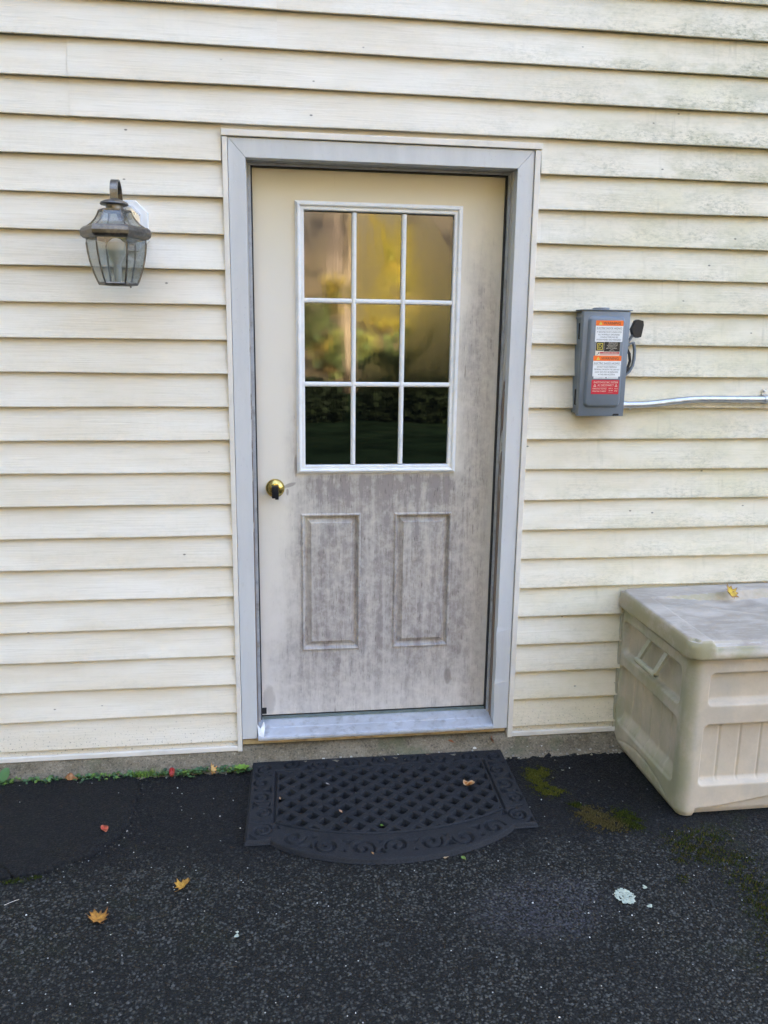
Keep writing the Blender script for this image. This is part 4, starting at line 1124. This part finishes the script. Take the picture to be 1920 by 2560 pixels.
# the left front is worn and silted up
worn = sstep(-0.05, -0.42, A) * 0.55 * sstep(-0.20, -0.40, B)
H = H + worn * (0.0125 - H) * (H < 0.0125) * (din < 0)
XX, YY = MXC + A - 0.0135 * (B / -0.505), MYB + B - 0.004 * (A / 0.97)
ZZ = G + 0.0008 + H
# pull border vertices onto the outline
inside = dist > -0.0002
cell = inside[:-1, :-1] | inside[1:, :-1] | inside[:-1, 1:] | inside[1:, 1:]
ZZ = np.where(dist <= 0.0013, G + 0.0008, ZZ)
dc = (din[:-1, :-1] + din[1:, 1:]) / 2
for nm, keep in (('border', cell & (dc <= 0)), ('lattice', cell & (dc > 0) & ~((H[:-1, :-1] < 0.0008) & (H[1:, 1:] < 0.0008) & (H[1:, :-1] < 0.0008) & (H[:-1, 1:] < 0.0008)))):
    Fm = grid_faces(len(mx_), len(my_), keep)
    u_, inv = np.unique(Fm, return_inverse=True)
    o = np_mesh(nm, np.stack([XX, YY, ZZ], -1).reshape(-1, 3)[u_], inv.reshape(-1, 4), RUBBER, mat_t); o.matrix_parent_inverse = PM

# ------------------------------------------------------------------ loose stones, moss, weeds
def rock(c, r, col, mb, sq=0.6):
    n = 5; a0 = random.random() * 6
    lo = [(c[0] + r * math.cos(a0 + 6.283 * i / n) * random.uniform(0.75, 1.2), c[1] + r * math.sin(a0 + 6.283 * i / n) * random.uniform(0.75, 1.2), c[2] - 0.001) for i in range(n)]
    hi = [(c[0] + (p[0] - c[0]) * random.uniform(0.5, 0.85), c[1] + (p[1] - c[1]) * random.uniform(0.5, 0.85), c[2] + r * sq * random.uniform(0.5, 1.0)) for p in lo]
    v = lo + hi; f = [(i, (i + 1) % n, n + (i + 1) % n, n + i) for i in range(n)] + [tuple(range(n, 2 * n))]
    mb.add(v, f, col)
mb = MB()
def on_mat(x, y): return 0.04 < x < 1.04 and -0.70 < y < -0.03
for _ in range(5200):
    x, y = random.uniform(-0.95, 2.1), -1.55 + 1.46 * random.random()
    if on_mat(x, y) and y > -0.52: continue
    if x > 1.47 and y > -0.57: continue
    d_ = random.random()
    g = random.choice([0.015, 0.025, 0.04, 0.055, 0.08]) * (0.45 if y > -0.6 else 1.0)
    rock((x, y, G - 0.0012), random.uniform(0.0022, 0.0052), (g, g * 1.01, g * 0.98), mb, 0.42)
for _ in range(95):
    x, y = random.uniform(-0.9, 2.0), -1.5 + 1.41 * random.random()
    if on_mat(x, y) or (x > 1.47 and y > -0.57): continue
    g = random.uniform(0.35, 0.7)
    rock((x, y, G - 0.0005), random.uniform(0.0012, 0.0032), (g, g * 0.98, g * 0.92), mb)
for _ in range(110):                                     # grit lying along the edge of the patch
    q_ = po[random.randrange(0, 100)]; k_ = random.gauss(1.012, 0.028)
    x, y = cxp + (q_[0] - cxp) * k_ * 1.004, cyp + (q_[1] - cyp) * k_
    if y > -0.09: continue
    g = random.choice([0.02, 0.035, 0.06, 0.06, 0.22]); rock((x, y, G), random.uniform(0.0012, 0.0040), (g, g * 0.97, g * 0.9), mb, 0.6)
for _ in range(260):                                     # crumbled edge of the footing
    x = random.uniform(-0.9, 1.5); y = random.uniform(-0.10, -0.055)
    if 0.04 < x < 1.03 and y < -0.045: continue
    g = random.uniform(0.10, 0.34)
    rock((x, y, float(np.interp(-y, [0.04, 0.112], [-0.082, -0.099])) + 0.001), random.uniform(0.002, 0.007), (g, g * 0.92, g * 0.76), mb, 0.7)
tag(mb.build('loose_gravel', STONE, fix=False), label='small gray and white stones scattered over the asphalt', kind='stuff')
# a row of pale pebbles along the back of the mat
mb = MB()
for x in (0.17, 0.215, 0.255, 0.275, 0.33, 0.385, 0.43, 0.62, 0.78, 0.90, 1.06, 1.10, 1.14, 1.19):
    g = random.uniform(0.38, 0.62); rock((x + random.uniform(-0.01, 0.01), -0.043 + random.uniform(-0.004, 0.008), -0.078), random.uniform(0.004, 0.007), (g, g * 0.93, g * 0.82), mb, 0.7)
tag(mb.build('edge_gravel', STONE, fix=False), label='pale pebbles lodged between footing and mat', kind='stuff')

def moss(name, label, blobs, n, cols):
    mb = MB()
    tot = sum(b[2] * b[3] for b in blobs)
    for cx_, cy_, rx, ry in blobs:
        for _ in range(int(n * rx * ry / tot)):
            gx_, gy_ = random.gauss(0, 0.70), random.gauss(0, 0.70)
            x, y = cx_ + rx * gx_, cy_ + ry * gy_
            den = 0.5 + 0.5 * float(vnoise(np.array(x * 120.0), np.array(y * 120.0), 2.3)) + 0.35 * float(vnoise(np.array(x * 380.0), np.array(y * 380.0), 0.7))
            if random.random() > 1.5 * (den - 0.12) - 0.22 * (gx_ * gx_ + gy_ * gy_): continue
            r = min(1, math.hypot(gx_, gy_) / 1.5)
            s = random.uniform(0.0010, 0.0022); h = random.uniform(0.0015, 0.0090) * (1.15 - r)
            c = cols[int(random.random() ** 1.3 * len(cols)) % len(cols)]; k = random.uniform(0.45, 1.2) * (1 - 0.35 * r); c = tuple(q * k for q in c)
            a1 = random.random() * 6
            mb.add([(x + s * math.cos(a1 + t), y + s * math.sin(a1 + t), G - 0.001) for t in (0, 2.1, 4.2)] + [(x + random.uniform(-s, s), y + random.uniform(-s, s), G + 0.001 + h)], [(0, 1, 3), (1, 2, 3), (2, 0, 3)], c)
    return tag(mb.build(name, MOSS, fix=False), label=label, kind='stuff')
YG = [(0.115, 0.115, 0.018), (0.085, 0.095, 0.015), (0.16, 0.15, 0.032)]; OL = [(0.125, 0.098, 0.036), (0.165, 0.13, 0.052), (0.085, 0.07, 0.022)]; DG = [(0.034, 0.050, 0.009), (0.058, 0.074, 0.011)]
moss('moss', 'yellow-green moss beside the right edge of the mat', [(1.098, -0.235, 0.034, 0.050), (1.100, -0.305, 0.030, 0.055), (1.125, -0.345, 0.045, 0.028), (1.135, -0.210, 0.030, 0.030)], 9000, YG)
moss('moss', 'olive-brown moss patch between mat and deck box', [(1.225, -0.520, 0.060, 0.050), (1.262, -0.560, 0.060, 0.040), (1.205, -0.480, 0.035, 0.035)], 8500, OL)
moss('moss', 'bright dark-green moss patch before the deck box corner', [(1.318, -0.530, 0.045, 0.050), (1.335, -0.560, 0.035, 0.045), (1.180, -0.440, 0.03, 0.018)], 5200, DG + [YG[1]])
moss('moss', 'thin mossy trail running to the lower right', [(1.50, -0.735, 0.085, 0.055), (1.56, -0.79, 0.10, 0.045), (1.53, -0.66, 0.11, 0.05), (1.44, -0.70, 0.05, 0.06), (1.56, -0.90, 0.07, 0.09), (1.53, -1.02, 0.05, 0.08), (1.50, -1.14, 0.05, 0.08), (1.46, -1.22, 0.05, 0.06), (1.36, -0.86, 0.03, 0.02), (1.40, -0.77, 0.03, 0.025)], 9000, OL[:1] + DG + YG[1:2] + DG)
moss('moss', 'dark moss line along the front of the patch', [(-0.66, -0.645, 0.07, 0.010), (-0.585, -0.632, 0.05, 0.008)], 500, DG)

def leaflet(mb, base, ang, L, wd, lift, col, round_=True):
    n = 6; ca, sa = math.cos(ang), math.sin(ang); v = [base]
    for i in range(1, n):
        t = i / n; w = wd * math.sin(math.pi * t ** (0.7 if round_ else 1)) ; z = base[2] + lift * math.sin(t * 1.7)
        x, y = base[0] + ca * L * t, base[1] + sa * L * t
        v += [(x - sa * w, y + ca * w, z + 0.001), (x, y, z - wd * 0.15), (x + sa * w, y - ca * w, z + 0.001)]
    v.append((base[0] + ca * L, base[1] + sa * L, base[2] + lift * 0.95))
    f = [(0, 1, 2), (0, 2, 3)]
    for i in range(n - 2):
        a = 1 + 3 * i; f += [(a, a + 3, a + 4, a + 1), (a + 1, a + 4, a + 5, a + 2)]
    a = 1 + 3 * (n - 2); f += [(a, len(v) - 1, a + 1), (a + 1, len(v) - 1, a + 2)]
    mb.add(v, f, col)
mb = MB()
cl = [(-0.80, 0.05), (-0.72, 0.05), (-0.64, 0.06), (-0.56, 0.05), (-0.50, 0.06), (-0.44, 0.06), (-0.40, 0.05), (-0.20, 0.05), (-0.14, 0.04), (-0.07, 0.05), (-0.01, 0.05), (0.035, 0.035), (-0.90, 0.06), (-0.27, 0.03)]
for cx_, w in cl:
    for _ in range(20):
        x = cx_ + random.gauss(0, w * 0.55); y = -0.082 + random.gauss(0, 0.010)
        if x > 0.048: continue
        g = random.uniform(0.5, 1.3); c = random.choice([(0.075, 0.15, 0.045), (0.055, 0.115, 0.05), (0.11, 0.19, 0.03)]); c = tuple(q * g for q in c)
        L = random.uniform(0.008, 0.018)
        for q in range(random.choice([2, 3, 4])):
            leaflet(mb, (x, y, G + 0.001 + random.uniform(0, 0.010)), random.uniform(0, 6.283), L, L * 0.42, random.uniform(0.001, 0.007), c)
tag(mb.build('weeds', WEED, fix=False), label='low green weeds growing along the footing', kind='stuff')
gt = MB()
for _ in range(150):
    x, y = -0.335 + random.gauss(0, 0.028), -0.080 + random.gauss(0, 0.007); a = random.uniform(0, 6.283); h = random.uniform(0.012, 0.032); l = random.uniform(0.004, 0.020)
    c = random.choice([(0.10, 0.20, 0.03), (0.15, 0.25, 0.045), (0.07, 0.14, 0.025)]); w = 0.0010; z = G + 0.001
    gt.add([(x - w, y, z), (x + w, y, z), (x + l * 0.4 * math.cos(a) + w * 0.7, y + l * 0.4 * math.sin(a), z + h * 0.6), (x + l * 0.4 * math.cos(a) - w * 0.7, y + l * 0.4 * math.sin(a), z + h * 0.6), (x + l * math.cos(a), y + l * math.sin(a), z + h)], [(0, 1, 2, 3), (3, 2, 4)], c)
tag(gt.build('grass_tuft', WEED, fix=False), 'small bright grass tuft at the footing left of the red leaf', 'grass')
pw = thing('weed_plant', 'weed with one broad upright green leaf under the left end of siding', 'plant', (-0.83, -0.085, G))
PW = Matrix.Translation((0.83, 0.085, -G))
q = MB(); leaflet(q, (-0.832, -0.088, -0.080), 1.2, 0.040, 0.020, 0.040, (0.075, 0.17, 0.06)); o = q.build('broad_leaf', WEED, pw, smooth=True, fix=False); o.matrix_parent_inverse = PW
q = MB()
for a in (-0.4, 0.6, 2.5, 3.6, 5.2): leaflet(q, (-0.828, -0.090, -0.084), a, 0.024, 0.009, 0.006, (0.065, 0.13, 0.05))
o = q.build('low_leaves', WEED, pw, smooth=True, fix=False); o.matrix_parent_inverse = PW
pw = thing('weed_plant', 'small bright weed with round leaves at left back corner of mat', 'plant', (0.02, -0.088, G))
PW = Matrix.Translation((-0.02, 0.088, -G)); q = MB()
for a, L in ((0.2, 0.030), (1.2, 0.024), (2.2, 0.026), (3.2, 0.030), (4.3, 0.022), (5.3, 0.026)): leaflet(q, (0.018, -0.086, -0.078), a, L, L * 0.36, 0.008, (0.13, 0.24, 0.03))
o = q.build('round_leaves', WEED, pw, smooth=True, fix=False); o.matrix_parent_inverse = PW
o = MB().tube([(0.018, -0.086, -0.092), (0.018, -0.086, -0.078)], 0.0012, 6).add([], []).build('stem', mat_plain('stem_green', (0.08, 0.13, 0.03)), pw); o.matrix_parent_inverse = PW

# ------------------------------------------------------------------ fallen leaves, one by one
MAPLE = [(0, -0.42), (0.10, -0.30), (0.36, -0.40), (0.30, -0.22), (0.56, -0.12), (0.44, 0.0), (0.60, 0.22), (0.36, 0.16), (0.26, 0.20), (0.30, 0.42), (0.14, 0.36), (0.0, 0.62)]
MAPLE = MAPLE + [(-x, y) for x, y in MAPLE[-2:0:-1]]
OVAL = [(0.30 * math.sin(t) * (1 - 0.25 * math.cos(t)), -0.5 * math.cos(t)) for t in np.linspace(0, 2 * math.pi, 22, endpoint=False)]
def leaf(label, loc, size, col, shape='oval', rot=0.0, tilt=(0.0, 0.0), curl=0.6, curl_y=0.3, stem=True, narrow=1.0, group='fallen leaves', col2=None):
    poly = MAPLE if shape == 'maple' else OVAL
    mb = MB(); rings_ = [0.0, 0.35, 0.7, 1.0]; n = len(poly); V, C = [(0, 0, 0)], [col]
    col2 = col2 or tuple(c_ * 0.7 for c_ in col)
    for k in rings_[1:]:
        for (px, py) in poly:
            V.append((px * k * narrow, py * k, 0)); C.append(col2 if (k == 1.0 or random.random() < 0.15) else col)
    Fc = [(0, 1 + i, 1 + (i + 1) % n) for i in range(n)]
    for r in range(2):
        for i in range(n):
            j = (i + 1) % n; Fc.append((1 + r * n + i, 1 + (r + 1) * n + i, 1 + (r + 1) * n + j, 1 + r * n + j))
    if stem:
        b = len(V); s0 = -0.40 if shape == 'maple' else -0.49
        for t in range(4):
            y = s0 - 0.14 * t; V += [(-0.012 + 0.02 * t, y, 0.01), (0.012 + 0.02 * t, y, 0.01)]; C += [col2] * 2
            if t: Fc.append((b + 2 * t - 2, b + 2 * t - 1, b + 2 * t + 1, b + 2 * t))
    out = []
    ph = random.uniform(0, 6)
    for x, y, z in V:
        zz = curl * x * x * 1.3 + curl_y * y * y * 1.0 + 0.07 * math.sin(9 * x + ph) * math.cos(8 * y + ph) - 0.03 * math.exp(-(x / 0.05) ** 2)
        xx = x / (1 + 0.5 * curl * abs(x)); out.append(Vector((xx, y, zz)) * size)
    me_ = Matrix.Rotation(rot, 4, 'Z') @ Matrix.Rotation(tilt[0], 4, 'X') @ Matrix.Rotation(tilt[1], 4, 'Y')
    out = [me_ @ v for v in out]; mz = min(v.z for v in out)
    mb.v = [tuple(v - Vector((0, 0, mz))) for v in out]; mb.f = Fc; mb.c = C
    o = mb.build('fallen_leaf', LEAF, None, smooth='all', fix=False)
    m = o.modifiers.new('thick', 'SOLIDIFY'); m.thickness = 0.0004
    o.location = loc
    return tag(o, label, 'leaf', group)
ORG = (0.42, 0.15, 0.03); YEL = (0.58, 0.33, 0.05); BRN = (0.28, 0.13, 0.05); RED = (0.36, 0.035, 0.03); TAN = (0.46, 0.30, 0.15)
zb = G + 0.002
leaf('yellow maple leaf lying on the beige deck box lid', (1.872, -0.128, 0.548), 0.066, (0.62, 0.42, 0.04), 'maple', 0.3, (0.80, 0.15), 0.4, 0.2, False, 0.95, col2=(0.30, 0.12, 0.03))
leaf('curled orange leaf lying on the doormat', (0.832, -0.306, G + 0.0160), 0.050, (0.42, 0.150, 0.030), 'oval', 2.2, (0.25, 0.35), 1.5, 0.3, False, 1.35, col2=(0.62, 0.42, 0.24))
leaf('rust-brown leaf on the concrete footing behind the mat', (0.832, -0.012, -0.0635), 0.050, (0.33, 0.10, 0.03), 'oval', 1.45, (0.2, 0.45), 1.6, 0.5, True, 1.0)
leaf('small red-brown leaf under the right end of the sill', (0.992, -0.018, -0.060), 0.030, (0.30, 0.075, 0.03), 'maple', 0.8, (0.9, 0.2), 0.9, 0.6, False)
leaf('red leaf lying on the fresh black asphalt patch', (-0.413, -0.420, G + 0.0100), 0.034, (0.42, 0.055, 0.035), 'oval', 0.3, (0.1, 0.2), 0.4, 0.2, False, 1.25, col2=(0.5, 0.13, 0.08))
leaf('yellow folded maple leaf alone on asphalt below the mat', (-0.131, -0.728, zb), 0.050, YEL, 'maple', -0.5, (0.05, -0.30), 0.7, 0.3, True, col2=(0.45, 0.22, 0.04))
leaf('orange and yellow maple leaf with long stem at lower left', (-0.352, -0.840, zb), 0.060, (0.50, 0.24, 0.04), 'maple', 0.45, (0.0, 0.12), 0.6, 0.4, True, col2=(0.26, 0.10, 0.025))
leaf('tan rolled leaf lying in the weeds at far left', (-0.592, -0.090, G + 0.002), 0.050, (0.42, 0.22, 0.10), 'oval', 1.55, (0.2, 0.8), 2.6, 0.3, False, 1.1, col2=(0.25, 0.09, 0.03))
leaf('red leaf standing upright among the weeds', (-0.238, -0.090, G + 0.001), 0.034, (0.34, 0.012, 0.018), 'oval', 0.2, (1.15, 0.2), 0.8, 0.3, False, 1.2, col2=(0.22, 0.01, 0.015))
leaf('golden pointed leaf standing in weeds near the door frame', (-0.092, -0.088, G + 0.001), 0.042, (0.60, 0.38, 0.12), 'maple', 0.4, (1.05, 0.5), 1.2, 0.3, False, 0.8, col2=(0.38, 0.15, 0.05))
leaf('pinkish tan leaf scrap in the middle of the doormat', (0.358, -0.415, G + 0.0160), 0.016, (0.48, 0.29, 0.18), 'oval', 0.8, (0.3, 0.3), 1.2, 0.6, False, 1.2)
leaf('tan seed-like scrap in groove at left of mat', (0.156, -0.298, G + 0.008), 0.014, (0.46, 0.28, 0.17), 'oval', 0.1, (0.2, 0.2), 1.0, 0.4, False, 0.8)
leaf('pale gray leaf scrap on the upper left lattice', (0.327, -0.235, G + 0.0160), 0.016, (0.42, 0.38, 0.36), 'oval', 0.9, (0.1, 0.2), 0.6, 0.3, False, 0.8)
leaf('small tan scrap caught in a lattice hole right of the pinkish one', (0.520, -0.350, G + 0.006), 0.014, TAN, 'oval', 1.9, (0.2, 0.2), 0.8, 0.4, False)
leaf('tiny green leaf in a lattice hole near the mat front', (0.490, -0.495, G + 0.006), 0.014, (0.12, 0.26, 0.03), 'oval', 1.5, (0.2, 0.1), 0.6, 0.3, False, 1.3)
leaf('green leaflet on asphalt just before the curved mat edge', (0.722, -0.690, zb), 0.019, (0.13, 0.24, 0.06), 'oval', 0.5, (0.1, 0.1), 0.4, 0.2, True, 1.3)
leaf('pale tan leaf sliver against the curved front mat edge', (0.668, -0.682, zb), 0.022, (0.55, 0.40, 0.24), 'oval', 1.9, (0.1, 0.3), 1.5, 0.3, False, 0.6)
leaf('small brown scrap on the scroll border at front of mat', (0.440, -0.655, G + 0.0160), 0.012, (0.30, 0.16, 0.06), 'oval', 0.5, (0.3, 0.1), 0.8, 0.3, False)
leaf('small heart-shaped gray-green leaf on asphalt right of moss', (1.215, -0.212, zb), 0.014, (0.20, 0.24, 0.20), 'oval', 2.0, (0.1, 0.1), 0.5, 0.3, False, 1.3)
# twig
tw = MB().tube([(-0.625, -0.752, zb + 0.001), (-0.611, -0.745, zb + 0.0025), (-0.598, -0.736, zb + 0.002), (-0.590, -0.732, zb + 0.001)], [0.0011, 0.0009, 0.0008, 0.0006], 6)
tag(tw.build('twig', mat_plain('pale_twig', (0.50, 0.47, 0.42), 0.7), smooth=True), 'thin pale twig lying on asphalt at lower left', 'twig')
tw = MB().tube([(0.72, -0.062, G + 0.0160), (0.755, -0.055, G + 0.0135), (0.795, -0.050, G + 0.0128)], [0.0012, 0.0010, 0.0007], 6)
tag(tw.build('twig', mat_plain('tan_twig', (0.30, 0.18, 0.11), 0.7), smooth=True), 'brown pine needle lying across the back mat border', 'twig')
def pebble(label, loc, r, col):
    bm = bmesh.new(); bmesh.ops.create_icosphere(bm, subdivisions=2, radius=r)
    for v in bm.verts: v.co = Vector((v.co.x * 1.25, v.co.y, v.co.z * 0.75)) * (1 + 0.12 * math.sin(v.co.x * 400 + v.co.z * 300))
    o = MB().bm(bm, col).build('pebble', STONE, smooth='all'); o.location = loc
    return tag(o, label, 'pebble', 'pebbles by the footing')
pebble('flat orange-brown pebble on the footing near the door frame', (-0.312, -0.013, -0.060), 0.008, (0.36, 0.19, 0.10))
pebble('round cream pebble on the footing at far left', (-0.618, -0.040, -0.078), 0.0055, (0.55, 0.49, 0.38))
pebble('white pebble on the footing behind right part of mat', (0.918, -0.034, -0.074), 0.0065, (0.62, 0.60, 0.56))

# lichen spot
lc = MB()
def lobe(cx_, cy_, r, z, col):
    n = 9; lc.add([(cx_, cy_, z + 0.0016)] + [(cx_ + r * random.uniform(0.6, 1.2) * math.cos(6.283 * i / n), cy_ + r * random.uniform(0.6, 1.2) * math.sin(6.283 * i / n), z + 0.0004) for i in range(n)], [(0, 1 + i, 1 + (i + 1) % n) for i in range(n)], col)
def lichen(cx_, cy_, R_, n):
    for _ in range(n):
        a, r = random.uniform(0, 6.283), R_ * random.random() ** 0.55
        g = random.uniform(0.75, 1.1); lobe(cx_ + r * math.cos(a), cy_ + r * 1.15 * math.sin(a), random.uniform(0.0025, 0.006), G + 0.0004 + random.uniform(0, 0.0022), (0.42 * g, 0.47 * g, 0.39 * g))
lichen(1.153, -0.918, 0.028, 170)
tag(lc.build('lichen', STONE, fix=False), 'round pale green lichen spot on the asphalt', 'lichen', 'lichen spots')
lc = MB(); lichen(1.228, -0.887, 0.006, 7); tag(lc.build('lichen', STONE, fix=False), 'small white lichen fleck above right of the round spot', 'lichen', 'lichen spots')
lc = MB(); lichen(1.207, -0.966, 0.005, 6); tag(lc.build('lichen', STONE, fix=False), 'small white lichen fleck below right of the round spot', 'lichen', 'lichen spots')
lc = MB(); lichen(0.034, -0.945, 0.008, 6); tag(lc.build('lichen', STONE, fix=False), 'broken white lichen fleck below left of the mat', 'lichen', 'lichen spots')

# ------------------------------------------------------------------ woodland behind the camera (seen in the window glass, shades the sky light)
BARK = mat_plain('gray_bark', (0.16, 0.12, 0.085), 0.9, 0.3, 4)
BARKL = mat_plain('pale_bark', (0.20, 0.145, 0.085), 0.9, 0.3, 5)
WOODM = mat_attr('autumn_foliage', 0.7, 0.2)
def hill_z(x, y):
    t = max(0.0, -23.8 - y); return G - 0.055 + 0.22 * t * float(sstep(0, 12, t)) + 0.5 * float(vnoise(np.array(x * 0.3), np.array(y * 0.3), 2)) * float(sstep(2, 14, t))
def cards(ctr, rad, n, size, cols):
    """leaf clumps spread through a crown volume"""
    d = RNG.standard_normal((n, 3)); d /= np.linalg.norm(d, axis=1)[:, None]
    P = ctr + d * rad * (RNG.random((n, 1)) ** 0.45)
    a = RNG.standard_normal((n, 3)); a /= np.linalg.norm(a, axis=1)[:, None]
    b = np.cross(a, RNG.standard_normal((n, 3))); b /= np.linalg.norm(b, axis=1)[:, None]
    s = size * (0.5 + RNG.random((n, 1)))
    V = np.stack([P - a * s - b * s * 0.5, P + a * s - b * s * 0.4, P + a * s * 0.7 + b * s * 0.6, P - a * s * 0.6 + b * s * 0.5], 1).reshape(-1, 3)
    c = np.array(cols)[RNG.integers(0, len(cols), n)] * (0.65 + 0.7 * RNG.random((n, 1)))
    return V, np.repeat(c, 4, 0)
PY = [(0.30, 0.23, 0.018), (0.24, 0.16, 0.018), (0.16, 0.155, 0.02)]; PO = [(0.105, 0.080, 0.022), (0.13, 0.082, 0.026), (0.065, 0.070, 0.018)]; PG = [(0.042, 0.062, 0.012), (0.065, 0.085, 0.015), (0.028, 0.042, 0.013)]
Vs, Cs = [], []
trk = MB()
for k in range(78):
    y = -random.uniform(25, 62); x = random.uniform(-42, 46)
    if -26 > y > -34 and 1.0 < x < 6.5: continue
    zb_ = hill_z(x, y); h = random.uniform(20, 28); r = random.uniform(0.14, 0.30)
    trk.tube([(x, y, zb_ - 0.3), (x + random.uniform(-0.2, 0.2), y, zb_ + h * 0.5), (x + random.uniform(-0.5, 0.5), y, zb_ + h * 0.9)], [r, r * 0.75, r * 0.3], 7)
    if x > 18: continue  # crowns left off here to keep the sky open on the right
    cols = random.choice([PY, PO, PO, PG, PG])
    for q in range(9):
        V, C = cards(np.array([x + random.gauss(0, 1.5), y + random.gauss(0, 1.5), zb_ + h * random.uniform(0.30, 0.98)]), np.array([2.6, 2.6, 2.3]), 150, 0.34, cols); Vs.append(V); Cs.append(C)
for k in range(26):  # added unseen trees that hold back sky light from the left
    x, y = -random.uniform(9, 26), -random.uniform(1, 24); h = random.uniform(13, 19)
    trk.tube([(x, y, -0.4), (x, y, h * 0.5), (x + random.uniform(-0.5, 0.5), y, h * 0.9)], [0.24, 0.18, 0.07], 7)
    cols = random.choice([PO, PG, PG])
    for q in range(7):
        V, C = cards(np.array([x + random.gauss(0, 1.3), y + random.gauss(0, 1.3), h * random.uniform(0.2, 0.95)]), np.array([2.1, 2.1, 2.0]), 150, 0.24, cols); Vs.append(V); Cs.append(C)
for k in range(46):                                      # undergrowth
    y = -random.uniform(21, 40); x = random.uniform(-22, 26); zb_ = hill_z(x, y) if y < -23.8 else G - 0.06
    V, C = cards(np.array([x, y, zb_ + 0.7]), np.array([1.5, 1.2, 0.8]), 170, 0.13, random.choice([PG, PO, PY])); Vs.append(V); Cs.append(C)
for x, y, z, rx, rz, cols, n in ((0.9, -13.2, 0.15, 0.7, 0.55, PG[2:], 700), (2.35, -13.2, 0.45, 0.60, 0.80, PG[2:], 800), (3.35, -13.0, 0.72, 0.85, 1.15, PG[2:], 1300), (4.8, -13.4, 0.8, 1.1, 1.3, PG[2:], 1000), (5.0, -22.5, 0.9, 1.6, 1.1, PG, 520), (6.6, -24.5, 1.4, 1.5, 1.6, PG, 420), (3.55, -24.5, 4.4, 0.8, 1.6, PY, 420), (2.9, -26, 1.2, 0.8, 0.6, PY[2:] + PG[1:2], 260), (1.4, -26.5, 1.9, 1.1, 0.9, PG, 300), (4.6, -27, 4.0, 1.3, 1.5, PY, 260), (2.6, -30, 3.0, 0.6, 0.9, PY, 160)):
    V, C = cards(np.array([x, y, z]), np.array([rx, rx * 0.8, rz]), n * (3 if y > -15 else 1), 0.06 if y > -15 else 0.12, cols); Vs.append(V); Cs.append(C)
V = np.concatenate(Vs); C = np.concatenate(Cs)
o = np_mesh('woodland', V, np.arange(len(V)).reshape(-1, 4), WOODM, None, False, C)
tag(o, label='autumn woodland across the lawn, mirrored in the door glass', kind='stuff')
o2 = trk.build('woodland_trunks', BARK, o, smooth=True); o2['kind'] = 'stuff'
tr = thing('tree', 'pale-barked tree mirrored in the upper left door pane', 'tree', (2.36, -21.0, G))
PT = Matrix.Translation((-2.36, 21.0, -G))
o = MB().tube([(2.36, -21.0, -0.4), (2.34, -21.0, 2.0), (2.38, -21.05, 5.0), (2.30, -21.0, 10.0)], [0.24, 0.20, 0.18, 0.10], 12).build('trunk', BARKL, tr, smooth=True); o.matrix_parent_inverse = PT
V, C = cards(np.array([2.3, -21.2, 9.5]), np.array([2.6, 2.6, 2.4]), 900, 0.2, PY)
o = np_mesh('crown', V, np.arange(len(V)).reshape(-1, 4), WOODM, tr, False, C); o.matrix_parent_inverse = PT
